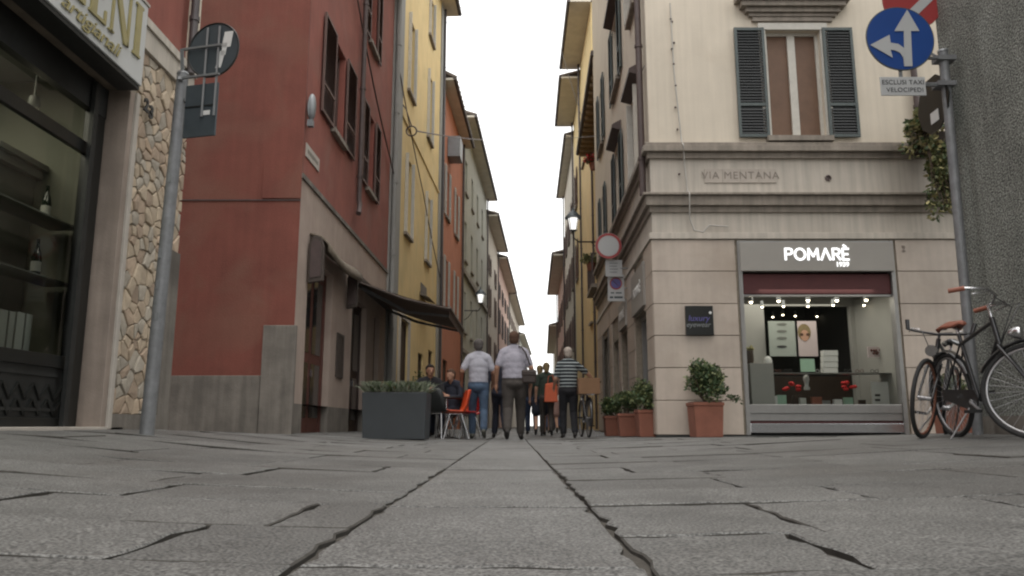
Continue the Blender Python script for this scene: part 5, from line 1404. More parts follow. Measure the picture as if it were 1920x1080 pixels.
# ================================================================== PLANTS
def leaf_cloud(name, c, rad, n, ls, mats, parent, seed=1, shape=None, droop=0.0, kind='stuff', local=True):
    rr = random.Random(seed); mb = MB()
    lobes = [(Vector((rr.uniform(-.62, .62) * rad[0], rr.uniform(-.62, .62) * rad[1], rr.uniform(-.5, .62) * rad[2])), rr.uniform(.28, .66)) for _ in range(13)]
    for i in range(n):
        l, k = rr.choice(lobes)
        d = Vector((rr.gauss(0, 1), rr.gauss(0, 1), rr.gauss(0, 1))).normalized() * (rr.random() ** .45)
        p = Vector(c) + l + Vector((d.x * rad[0] * k, d.y * rad[1] * k, d.z * rad[2] * k))
        if shape and not shape(p): continue
        mb.mat(mats[min(len(mats) - 1, int(rr.random() ** 1.6 * len(mats)))])
        a = Vector((rr.gauss(0, 1), rr.gauss(0, 1), rr.gauss(.3, .8) - droop)).normalized(); u = a.cross(Vector((rr.gauss(0, 1), rr.gauss(0, 1), rr.gauss(0, 1)))).normalized()
        L_ = ls * rr.uniform(.7, 1.3); w = L_ * .28
        mb.add([p, p + a * L_ * .5 + u * w, p + a * L_, p + a * L_ * .5 - u * w], [(0, 1, 2, 3)])
    return mb.build(name, None, parent, local=local, recalc=False, kind=kind)
def pot_plant(x, y, w, h, ph, pr, label, seed, group=None, n=2600, lm=('leaf', 'leaf_l'), z=None, stray=False):
    z = gz(x, y) if z is None else z
    t = thing('potted_shrub', label, 'potted plant', (x, y, z), rz=RND.uniform(-.06, .06), group=group)
    mb = MB(); a, b = w / 2 * .90, w / 2
    mb.hexa([(-a, -a, 0), (a, -a, 0), (a, a, 0), (-a, a, 0), (-b, -b, h - .05), (b, -b, h - .05), (b, b, h - .05), (-b, b, h - .05)])
    c = b + .012
    mb.box((-c, -c, h - .049), (c, c, h))
    mb.build('pot', M['terracotta'], t, local=True, bevel=.008)
    mb = MB(); mb.box((-b * .93, -b * .93, h + .001), (b * .93, b * .93, h + .012)); mb.build('soil', M['soil'], t, local=True)
    mb = MB(); rr = random.Random(seed)
    for k in range(7):
        q = Vector((rr.uniform(-.7, .7) * pr, rr.uniform(-.7, .7) * pr, h + ph * rr.uniform(.4, .8)))
        mb.tube([(rr.uniform(-.04, .04), rr.uniform(-.04, .04), h), (q.x * .4, q.y * .4, h + ph * .25), q], [.012, .009, .004], 6)
    mb.build('stem', M['bark'], t, local=True)
    leaf_cloud('foliage', (0, 0, h + ph * .52), (pr, pr, ph * .55), n, .055, [M[k] for k in lm], t, seed)
    if stray:
        mb = MB(); mb.tube([(.1, -.05, h + .02), (.32, -.08, h + .03), (.46, -.06, h + .06)], .006, 5); mb.build('side_shoot', M['bark'], t, local=True)
        leaf_cloud('side_foliage', (.42, -.07, h + .05), (.13, .06, .07), 70, .05, [M['leaf']], t, seed + 3)
    return t
c = at(1324, 816, 11.55); pot_plant(c.x, 11.55, .43, .50, .58, .34, 'large square terracotta pot with a round shrub left of the optician window', 3, n=3200, stray=True)
G_ = 'terracotta pots in a row at the mouth of the lane'
c = at(1214, 816, 12.45); pot_plant(c.x, 12.45, .33, .42, .42, .25, 'nearest and largest of the three terracotta pots beside the lane wall', 5, G_, 2000, ('leaf', 'leaf_l', 'leaf_l'))
c = at(1176, 816, 13.35); pot_plant(c.x, 13.35, .30, .38, .36, .22, 'middle one of the three terracotta pots beside the lane wall', 6, G_, 1700)
c = at(1148, 816, 14.3); pot_plant(c.x, 14.3, .28, .36, .32, .18, 'farthest and smallest of the three terracotta pots beside the lane wall', 8, G_, 1300)
c = at(1793, 816, 11.3); pot_plant(c.x, 11.3, .42, .48, .40, .24, 'terracotta pot with a shrub seen through the wheels of the bicycles', 9, n=1600)
# trailing plant at the top right, growing from a wall box on a downpipe
HV = thing('trailing_plant', 'yellowish green plant trailing from the upper wall behind the right pole', 'plant', at(1745, 255, 11.6))
hz = at(1745, 255, 11.6)
mb = MB(); mb.box((-.14, -.08, -.2), (.30, .35, .05)); mb.build('wall_box', M['soil'], HV, local=True)
leaf_cloud('foliage', (-.08, -.02, .0), (.36, .22, .36), 1500, .085, [M['leaf_y'], M['leaf_l'], M['leaf']], HV, 21, droop=.5)
leaf_cloud('foliage', (.08, -.04, -.72), (.24, .18, .64), 1900, .085, [M['leaf_l'], M['leaf_y'], M['leaf']], HV, 22, droop=1.0)
mb = MB(); rr = random.Random(4)
for k in range(14):
    x0 = rr.uniform(-.1, .25); mb.tube([(x0, 0, .05), (x0 + rr.uniform(-.15, .05), -.12, -.2), (x0 + rr.uniform(-.1, .1), -.14, rr.uniform(-1.2, -.5))], .007, 5)
for k in range(10):
    mb.tube([(rr.uniform(-.1, .2), 0, 0), (rr.uniform(-.35, .0), -.1, rr.uniform(.0, .2)), (rr.uniform(-.5, -.2), -.12, rr.uniform(-.25, .1))], .004, 4)
mb.build('stem', M['bark'], HV, local=True)
downpipe(FP, 4.38, 4.75, PH, PB, 'pipe', .05, .08)
# balcony flowers
for px, py, D, lab in ((1108, 492, 23.6, 'hanging pot with pale leaves on the balcony corner'), (1112, 305, 25.5, 'red geranium pot high on the ochre wall')):
    q = at(px, py, D); t = thing('flower_pot', lab, 'potted plant', q)
    mb = MB(); mb.lathe((0, 0, -.26), [(.10, 0), (.15, .22), (.16, .24)], 12); mb.build('pot', M['terracotta'], t, local=True)
    leaf_cloud('foliage', (0, 0, .08), (.32, .25, .2), 500, .09, [M['leaf_l'], M['leaf_y']] if py > 400 else [M['geranium'], M['leaf']], t, 31)
    mb = MB(); mb.bar((0, 0, -.1), (.5, .2, -.1), .03); mb.build('bracket', M['pipe'], t, local=True)

# planter with grasses
a, b = at(676, 822, 11.4), at(798, 822, 11.4)
pw = b.x - a.x; cx = (a.x + b.x) / 2; zz = gz(cx, 11.7)
PLt = thing('planter', 'large charcoal rectangular planter filled with grey green grasses', 'planter', (cx, 11.75, zz))
H = .68; d = .36
mb = MB(); w2 = pw / 2
mb.hexa([(-w2 + .02, -d + .02, 0), (w2 - .02, -d + .02, 0), (w2 - .02, d - .02, 0), (-w2 + .02, d - .02, 0), (-w2, -d, H), (w2, -d, H), (w2, d, H), (-w2, d, H)])
mb.build('planter_box', M['planter'], PLt, local=True, bevel=.012)
mb = MB(); mb.box((-w2 + .03, -d + .03, H + .001), (w2 - .03, d - .03, H + .012)); mb.build('soil', M['soil'], PLt, local=True)
rr = random.Random(12); mb = MB()
for i in range(2600):
    x, y = rr.uniform(-w2 + .03, w2 - .03), rr.uniform(-d + .03, d - .03)
    mb.mat(M[rr.choices(['grass', 'leaf', 'leaf_l', 'terracotta'], [14, 5, 2, .5])[0]])
    h = rr.uniform(.06, .19); dx, dy = rr.gauss(0, .10), rr.gauss(0, .10); w = .007
    mb.add([(x - w, y, H), (x + w, y, H), (x + dx * .5 + w, y + dy * .5, H + h * .7), (x + dx, y + dy, H + h), (x + dx * .5 - w, y + dy * .5, H + h * .7)], [(0, 1, 2, 3, 4)])
mb.build('grasses', None, PLt, local=True, recalc=False, kind='stuff')
# small climbing plants by the yellow wall
for px, s, h, lab in ((760, 3.5, 1.5, 'slim dark green climber by the yellow house door'), (745, 1.2, .9, 'small potted plant at the foot of the yellow corner')):
    q = FY.pt(s, .35, gz(-3.2, 21)); t = thing('potted_shrub', lab, 'potted plant', q)
    mb = MB(); mb.lathe((0, 0, 0), [(.13, 0), (.17, .3), (.18, .32)], 12); mb.build('pot', M['terracotta'], t, local=True)
    mb = MB(); mb.tube([(0, 0, .3), (0, 0, h)], .012, 6); mb.build('stem', M['bark'], t, local=True)
    leaf_cloud('foliage', (0, 0, .35 + h * .5), (.20, .2, h * .5), 700, .08, [M['leaf'], M['leaf_l']], t, 33)

# ================================================================== CHAIRS AND TABLES
def chair(x, y, rz, m, label, group='shell chairs at the café tables', src=None):
    z = gz(x, y)
    if src is not None:
        r = src.copy(); C.objects.link(r); r.location = (x, y, z); r.rotation_euler = (0, 0, rz); r['label'] = label
        for ch in src.children:
            k = ch.copy(); C.objects.link(k); k.parent = r
        return r
    t = thing('shell_chair', label, 'chair', (x, y, z), rz=rz, group=group)
    rows_ = []                            # shell: seat curving up into the back (front towards -y)
    prof = [(-.22, .43), (-.20, .45), (-.05, .435), (.10, .43), (.18, .46), (.225, .56), (.25, .68), (.275, .80), (.28, .83)]
    n = 8; vs = []
    for i, (py, pz) in enumerate(prof):
        w = [.20, .225, .23, .23, .235, .24, .23, .20, .15][i]
        for k in range(n + 1):
            u = -1 + 2 * k / n
            lift = (.035 if i < 4 else 0) * u * u; fwd = (.0 if i < 4 else -.07) * u * u
            vs.append((u * w, py + fwd, pz + lift))
    mb = MB(); mb.add(vs, [(i * (n + 1) + k, i * (n + 1) + k + 1, (i + 1) * (n + 1) + k + 1, (i + 1) * (n + 1) + k) for i in range(len(prof) - 1) for k in range(n)], True)
    o = mb.build('shell', M[m], t, local=True); sm = o.modifiers.new('thick', 'SOLIDIFY'); sm.thickness = .012
    for sx in (-1, 1):
        for sy in (-1, 1):
            mb = MB(); mb.tube([(sx * .12, sy * .10 + .0, .42), (sx * .215, sy * .215, 0)], .011, 8); mb.build('leg', M['chrome'], t, local=True)
    mb = MB(); mb.tube([(-.12, -.10, .42), (.12, -.10, .42)], .009, 6); mb.tube([(-.12, .10, .42), (.12, .10, .42)], .009, 6); mb.tube([(-.12, -.10, .42), (-.12, .10, .42)], .009, 6); mb.tube([(.12, -.10, .42), (.12, .10, .42)], .009, 6); mb.build('seat_frame', M['chrome'], t, local=True)
    return t
p = at(852, 822, 13.3); chair(p.x, 13.3, math.radians(-78), 'chairorange', 'bright orange shell chair with metal legs nearest the walking man')
p = at(876, 822, 13.9); chair(p.x, 13.9, math.radians(-70), 'chairred', 'red shell chair just behind the orange one')
p = at(822, 822, 13.2); chair(p.x, 13.2, math.radians(150), 'chairblack', 'black shell chair between the planter and the orange chair')
p = at(806, 822, 14.6); chair(p.x, 14.6, math.radians(20), 'chairblack', 'black shell chair under the seated man facing the camera')
p = at(848, 822, 14.9); chair(p.x, 14.9, math.radians(-30), 'chairblack', 'black shell chair under the second seated guest')
p = at(872, 822, 15.6); chair(p.x, 15.6, math.radians(60), 'chairred', 'red shell chair behind the seated guests')
p = at(862, 822, 14.5); chair(p.x, 14.5, math.radians(-62), 'chairorange', 'orange shell chair half hidden between the red chair and the seated guest')
q = at(836, 822, 14.1)
TBL = thing('café_table'.replace('é', 'e'), 'small round café table with a dark top between the seated guests', 'table', (q.x, 14.1, gz(q.x, 14.1)))
mb = MB(); mb.lathe((0, 0, .70), [(.30, 0), (.31, .012), (.30, .025)], 28); mb.build('tabletop', M['blackmat'], TBL, local=True)
mb = MB(); mb.tube([(0, 0, .02), (0, 0, .70)], .025, 10); mb.build('pedestal', M['chrome'], TBL, local=True)
mb = MB(); mb.lathe((0, 0, 0), [(.22, 0), (.21, .012), (.03, .03)], 24); mb.build('foot', M['blackmat'], TBL, local=True)

# ================================================================== PEOPLE
def tcap(mb, p, q, r1, r2, n=12):
    p, q = Vector(p), Vector(q); d = (q - p).normalized() if (q - p).length > 1e-6 else Z_
    u = Z_ if abs(d.z) < .9 else X_
    x = d.cross(u).normalized(); y = d.cross(x); m = 8
    vs = []
    for i in range(m + 1):
        t = math.pi * i / m; c_, s_ = math.cos(t), math.sin(t)
        base, rr_ = (q, r2) if i <= m // 2 else (p, r1)
        if i == m // 2: 
            for base2, r3 in ((q, r2), (p, r1)):
                for k in range(n):
                    a = 2 * math.pi * k / n; vs.append(base2 + (x * math.cos(a) + y * math.sin(a)) * r3)
            continue
        for k in range(n):
            a = 2 * math.pi * k / n; vs.append(base + d * c_ * rr_ + (x * math.cos(a) + y * math.sin(a)) * rr_ * s_)
    R_ = m + 2
    fs = [(i * n + k, (i + 1) * n + k, (i + 1) * n + (k + 1) % n, i * n + (k + 1) % n) for i in range(R_ - 1) for k in range(n)]
    mb.add(vs, fs)
def remeshed(mb, voxel, smooth=6):
    me = bpy.data.meshes.new('body'); me.from_pydata(mb.v, [], mb.f)
    ob = bpy.data.objects.new('body', me); C.objects.link(ob)
    r = ob.modifiers.new('r', 'REMESH'); r.mode = 'VOXEL'; r.voxel_size = voxel
    s = ob.modifiers.new('s', 'SMOOTH'); s.factor = .5; s.iterations = smooth
    dg = bpy.context.evaluated_depsgraph_get(); m2 = bpy.data.meshes.new_from_object(ob.evaluated_get(dg))
    bpy.data.objects.remove(ob); bpy.data.meshes.remove(me)
    return m2
def person(label, x, y, rz, H, J, mats, sleeve='short', hairlen=0, voxel=.0115, build=1.0, skirt=False, group=None, cat='person', bald=False, legs='long'):
    """J: joint positions for a 1.75 m figure facing +y; mats: skin, top, legs, shoe, hair"""
    t = thing('person', label, cat, (x, y, gz(x, y)), rz=rz, group=group)
    k = H / 1.75; K = lambda p: Vector(p) * k
    segs = []                               # (p, q, r1, r2, material)
    mb = MB()
    def S(a, b, r1, r2, m): 
        tcap(mb, K(a), K(b), r1 * k, r2 * k); segs.append((K(a), K(b), r1 * k, r2 * k, m))
    def E(c_, r, m, rot=None):
        mb.ball(K(c_), [v * k for v in r], 16, 12, rot); segs.append((K(c_), K(c_), min(r) * k, min(r) * k, m))
    V = lambda a: Vector(J[a])
    b = build; hip = (V('hipL') + V('hipR')) / 2; ch = V('chest'); sh = (V('shL') + V('shR')) / 2
    spine = (ch - hip)
    E(hip + Vector((0, 0, .03)), (.165 * b, .125 * b, .12), 'legs'); E(hip + Vector((0, -.035, -.03)), (.15 * b, .11 * b, .10), 'legs')
    E(hip + spine * .22, (.172 * b, .132 * b, .15), 'top'); E(hip + spine * .45, (.172 * b, .130 * b, .17), 'top'); E(hip + spine * .72, (.176 * b, .126 * b, .17), 'top'); E(ch, (.180 * b, .120 * b, .17), 'top')
    S(V('shL') * .82 + sh * .18, V('shR') * .82 + sh * .18, .082, .082, 'top')
    S(V('shL') + Vector((.02, 0, .02)), V('neck'), .07, .062, 'top'); S(V('shR') + Vector((-.02, 0, .02)), V('neck'), .07, .062, 'top'); S(V('neck') - Vector((0, 0, .02)), V('head') - Vector((0, 0, .06)), .056, .053, 'skin')
    hd = V('head')
    E(hd + Vector((0, -.01, .015)), (.079, .096, .106), 'skin'); E(hd + Vector((0, .025, -.055)), (.054, .062, .060), 'skin')
    S(hd + Vector((0, .085, .0)), hd + Vector((0, .100, -.025)), .010, .015, 'skin')
    for sx in (-1, 1): S(hd + Vector((sx * .076, .0, .015)), hd + Vector((sx * .078, .004, -.025)), .014, .010, 'skin')
    for sd in 'LR':
        s_, e_, w_ = V('sh' + sd), V('el' + sd), V('wr' + sd)
        mid_ = s_.lerp(e_, .72)
        if sleeve == 'long': S(s_, e_, .066 * b, .050, 'top'); S(e_, w_, .048, .036, 'top')
        else:
            S(s_, mid_, .068 * b, .063, 'top'); S(s_.lerp(e_, .6), e_, .047, .043, 'skin'); S(e_, w_, .043, .028, 'skin')
        d = (w_ - e_).normalized(); hn = Vector(J.get('palm' + sd, (0, -1, 0))) ; side_ = d.cross(Vector((0, 1, 0)) if abs(d.y) < .8 else Z_).normalized(); wd = d.cross(side_).normalized()
        pm = w_ + d * .055
        S(w_, pm + d * .01, .028, .034, 'skin'); S(pm - wd * .022, pm + wd * .022 + d * .01, .022, .022, 'skin')
        for f in range(4):
            base = w_ + d * .085 + wd * (-.033 + .022 * f); L_ = [.058, .072, .078, .066][f] if False else [.055, .068, .075, .062][f]
            kn = base + d * L_ * .5 + side_ * .006 * (1 if sd == 'L' else -1); S(base, kn, .0105, .0100, 'skin'); S(kn, kn + d * L_ * .42 + side_ * .018 * (1 if sd == 'L' else -1), .0100, .0090, 'skin')
        th_ = w_ + d * .03 - wd * -.026; S(th_, th_ + d * .035 + wd * .028, .014, .012, 'skin'); S(th_ + d * .035 + wd * .028, th_ + d * .070 + wd * .034, .012, .010, 'skin')
        h_, kn_, an_, toe = V('hip' + sd), V('kn' + sd), V('an' + sd), V('toe' + sd)
        lg = 'legs' if legs == 'long' else 'skin'
        if skirt: S(h_, h_.lerp(kn_, .75), .11, .13, 'legs')
        else: S(h_, h_.lerp(kn_, .5), .100 * b, .090 * b, 'legs')
        S(h_.lerp(kn_, .3), kn_, .088 * b, .074 * b if lg == 'legs' else .060, lg); S(kn_, an_ + (kn_ - an_) * .1, .074 * b if lg == 'legs' else .058, .066 if lg == 'legs' else .040, lg)
        S(an_, an_ * .98 + V('an' + sd) * .02, .040, .040, lg if lg == 'legs' else 'skin')
        heel = an_ + (an_ - toe).normalized() * .035 + Vector((0, 0, -.045)); heel.z = max(heel.z, .033)
        S(heel, toe, .036, .034, 'shoe'); S(an_ + Vector((0, 0, -.01)), toe.lerp(heel, .4), .040, .040, 'shoe')
    me = remeshed(mb, voxel)
    names = ['skin', 'top', 'legs', 'shoe']
    for nme in names: me.materials.append(M[mats[nme]])
    idx = {n_: i for i, n_ in enumerate(names)}
    segd = [(p_, q_, r1, r2, idx[m_]) for p_, q_, r1, r2, m_ in segs]
    import numpy as np
    nf = len(me.polygons); cen = np.empty(nf * 3); me.polygons.foreach_get('center', cen); cen = cen.reshape(-1, 3)
    best = np.full(nf, 1e9); bi = np.zeros(nf, int)
    for p_, q_, r1, r2, i_ in segd:
        p_, q_ = np.array(p_), np.array(q_); v = q_ - p_; L2 = max(1e-9, v @ v)
        tt = np.clip(((cen - p_) @ v) / L2, 0, 1); dist = np.linalg.norm(cen - (p_ + tt[:, None] * v), axis=1) - (r1 + (r2 - r1) * tt)
        m_ = dist < best; best[m_] = dist[m_]; bi[m_] = i_
    # the belly and chest are wider than round: everything near the trunk axis above the belt is the top
    cz = cen[:, 2]; trunk = (np.abs(cen[:, 0] - hip.x * k) < .22 * k * b) & (cz > (hip.z + .055) * k) & (cz < (sh.z + .01) * k)
    near_hand = (bi == 0)
    bi[trunk & ~near_hand] = 1
    low = (np.abs(cen[:, 0] - hip.x * k) < .20 * k * b) & (cz <= (hip.z + .055) * k) & (cz > (hip.z - .2) * k) & (bi == 1)
    bi[low] = 2
    me.polygons.foreach_set('material_index', bi.astype(np.int32)); me.polygons.foreach_set('use_smooth', [True] * nf)
    me.name = 'body'
    o = bpy.data.objects.new('body', me); C.objects.link(o); o.parent = t
    # hair cap
    if not bald:
        hb = MB(); 
        hb.ball(K(hd + Vector((0, -.028, .040))), [v * k for v in (.088, .092, .092)], 16, 12)
        hb.ball(K(hd + Vector((0, -.050, -.015))), [v * k for v in (.079, .062, .080)], 16, 12)
        hb.ball(K(hd + Vector((0, .030, .082))), [v * k for v in (.060, .055, .035)], 12, 8)
        if hairlen:
            tcap(hb, K(hd + Vector((0, -.055, -.02))), K(hd + Vector((0, -.075, -hairlen))), .075 * k, .06 * k)
        hm = remeshed(hb, .012, 2); hm.name = 'hair'
        rr2 = random.Random(int(x * 100))
        for v in hm.vertices: v.co += Vector((rr2.gauss(0, .002), rr2.gauss(0, .002), rr2.gauss(0, .002)))
        hm.materials.append(M[mats['hair']]); hm.polygons.foreach_set('use_smooth', [True] * len(hm.polygons))
        h = bpy.data.objects.new('hair', hm); C.objects.link(h); h.parent = t
    fb = MB()
    for sx in (-1, 1): fb.ball(K(hd + Vector((sx * .028, .080, .012))), (.010 * k, .006 * k, .007 * k), 8, 5)
    fb.build('eyes', M['ink'], t, local=True)
    fb = MB(); fb.ball(K(hd + Vector((0, .086, -.050))), (.022 * k, .006 * k, .006 * k), 8, 5); fb.build('mouth', M['doorwood'], t, local=True)
    return t
def pose(**kw):
    J = dict(hipL=(-.09, 0, .93), hipR=(.09, 0, .93), chest=(0, .0, 1.28), shL=(-.170, 0, 1.405), shR=(.170, 0, 1.405), neck=(0, .01, 1.50), head=(0, .035, 1.635),
             elL=(-.25, -.03, 1.14), elR=(.25, -.03, 1.14), wrL=(-.26, .04, .89), wrR=(.26, .04, .89),
             knL=(-.10, .14, .52), anL=(-.10, .16, .10), toeL=(-.115, .31, .036), knR=(.10, -.02, .49), anR=(.10, -.26, .16), toeR=(.11, -.14, .045))
    J.update(kw); return J
WALK2 = dict(knR=(.10, .14, .52), anR=(.10, .16, .10), toeR=(.115, .31, .036), knL=(-.10, -.02, .49), anL=(-.10, -.26, .16), toeL=(-.11, -.14, .045))
p = at(896, 823, 13.7)
person('man in a pale grey t-shirt and blue jeans walking away on the left', p.x, 13.7, .04, 1.74, pose(elL=(-.29, -.05, 1.18), wrL=(-.30, .14, 1.02), elR=(.27, -.02, 1.16), wrR=(.26, .16, .98)), dict(skin='skin_d', top='tshirt', legs='jeans', shoe='trainer', hair='hairgrey'), build=1.02)
p = at(964, 825, 13.0)
person('big man in a grey shirt and dark trousers with a shoulder bag in the middle', p.x, 13.0, -.03, 1.80, pose(**WALK2, elL=(-.28, -.06, 1.15), wrL=(-.29, .02, .90), elR=(.28, -.05, 1.15), wrR=(.27, .08, .92)), dict(skin='skin_d', top='shirt', legs='brownpants', shoe='shoe', hair='hairbrown'), build=1.17)
bagp = Vector((p.x + .25, 12.93, 0))
BG = thing('shoulder_bag', 'dark leather bag hanging on a strap at the big man\'s right hip', 'bag', (bagp.x, bagp.y, .93))
mb = MB(); mb.box((-.13, -.06, 0), (.12, .07, .22)); mb.build('bag_body', M['bag'], BG, local=True, bevel=.03)
mb = MB(); mb.box((-.132, -.068, .11), (.122, .078, .225)); mb.build('flap', M['bag'], BG, local=True, bevel=.03)
q0 = Vector((-.20 - .02, .0, .62)); mb = MB()
mb.tube([(.05, .05, .2), (-.02, -.09, .40), (-.06, -.105, .50), (-.13, -.06, .60), (-.17, .02, .615), (-.15, .12, .56), (-.05, .16, .40), (.07, .12, .2)], .014, 6); mb.build('strap', M['bag'], BG, local=True)
p = at(1067, 822, 14.1)
xs = p.x
person('older white haired man in a striped polo shirt resting his arm on a box', xs, 14.1, .05, 1.63, pose(elR=(.40, .06, 1.24), wrR=(.56, .20, 1.06), elL=(-.25, -.02, 1.14), wrL=(-.26, .18, 1.0), knL=(-.10, .10, .52), anL=(-.10, .06, .09), toeL=(-.115, .20, .036), knR=(.10, .04, .50), anR=(.10, -.14, .11), toeR=(.11, 0, .040)), dict(skin='skin', top='striped', legs='blackcloth', shoe='shoe', hair='hairwhite'), build=1.06)
# further people
def walker(px, D, H, rz, label, mats, **kw):
    q = at(px, 815, D); return person(label, q.x, D, rz, H, pose(**kw.pop('J', {})), mats, voxel=.014, **kw)
walker(937, 15.2, 1.64, .1, 'woman in dark navy clothes walking between the two men', dict(skin='skin', top='navy', legs='navy', shoe='shoe', hair='hairdark'), sleeve='long', hairlen=.10, build=.95, J=dict(knL=(-.07, .14, .52), knR=(.07, -.02, .49)))
walker(1013, 18.5, 1.64, -.05, 'woman with dark blond hair, dark green top and bare legs walking ahead', dict(skin='skin', top='greentop', legs='navy', shoe='shoe', hair='hairblond'), sleeve='short', hairlen=.16, build=.92, skirt=True, legs='bare', J=WALK2)
walker(997, 20.5, 1.72, 0, 'person in dark blue jeans partly hidden behind the big man', dict(skin='skin', top='blackcloth', legs='darkjeans', shoe='shoe', hair='hairdark'), sleeve='long')
walker(1037, 23.0, 1.66, .05, 'woman in a dusty pink top walking past the striped man', dict(skin='skin', top='pinktop', legs='pinktop', shoe='shoe', hair='hairbrown'), hairlen=.12, build=.92, skirt=True, legs='bare')
for i, (px, D, top, lab) in enumerate(((1044, 33, 'white', 'distant walker in a white top far down the lane'), (1030, 38, 'navy', 'distant walker in dark clothes far down the lane'), (1020, 30, 'brownpants', 'distant walker in a brown coat in the middle of the lane'), (1052, 44, 'redthing', 'tiny distant walker in a red top at the end of the lane'))):
    walker(px, D, 1.68, 0, lab, dict(skin='skin', top=top, legs='darkjeans', shoe='shoe', hair='hairdark'), J=WALK2 if i % 2 else {})
# orange bag held by the woman in pink
q = at(1033, 754, 17.2)
OBg = thing('shopping_bag', 'orange shopping bag hanging beside the striped man', 'bag', (q.x, 17.2, q.z + .0))
mb = MB(); mb.hexa([(-.15, -.06, 0), (.15, -.06, 0), (.15, .06, 0), (-.15, .06, 0), (-.12, -.03, .40), (.13, -.03, .44), (.13, .03, .44), (-.12, .03, .40)]); mb.build('bag_body', M['orangebag'], OBg, local=True, bevel=.02)
mb = MB(); mb.tube([(-.07, 0, .40), (-.05, 0, .56), (.04, 0, .60), (.07, 0, .42)], .008, 6); mb.build('handle', M['orangebag'], OBg, local=True)
q2 = at(1026, 815, 17.3)
person('woman in dark clothes carrying the orange shopping bag', q2.x, 17.45, .0, 1.62, pose(wrR=(.22, .0, .94), elR=(.24, -.04, 1.14)), dict(skin='skin', top='greentop', legs='brownpants', shoe='shoe', hair='hairblond'), hairlen=.08, build=.9, voxel=.014)
# seated guests
SIT = dict(hipL=(-.10, .02, .50), hipR=(.10, .02, .50), chest=(0, -.02, .86), shL=(-.19, -.02, 1.0), shR=(.19, -.02, 1.0), neck=(0, .0, 1.08), head=(0, .03, 1.215),
           knL=(-.14, .44, .50), knR=(.14, .44, .50), anL=(-.15, .48, .10), anR=(.15, .44, .10), toeL=(-.17, .63, .036), toeR=(.17, .59, .036),
           elL=(-.25, .08, .76), elR=(.25, .08, .76), wrL=(-.16, .32, .78), wrR=(.16, .32, .78))
q = at(803, 822, 14.6)
person('dark haired man in a dark shirt seated facing the camera behind the planter', q.x, 14.68, math.radians(200), 1.76, dict(SIT), dict(skin='skin_d', top='blackcloth', legs='navy', shoe='shoe', hair='hairdark'), sleeve='short', build=1.05)
q = at(846, 822, 14.9)
person('guest in a navy jacket seated with the back turned beside the orange chair', q.x, 14.95, math.radians(150), 1.70, dict(SIT, head=(0, .06, 1.20)), dict(skin='skin', top='navy', legs='navy', shoe='shoe', hair='hairbrown'), sleeve='long', build=1.0)

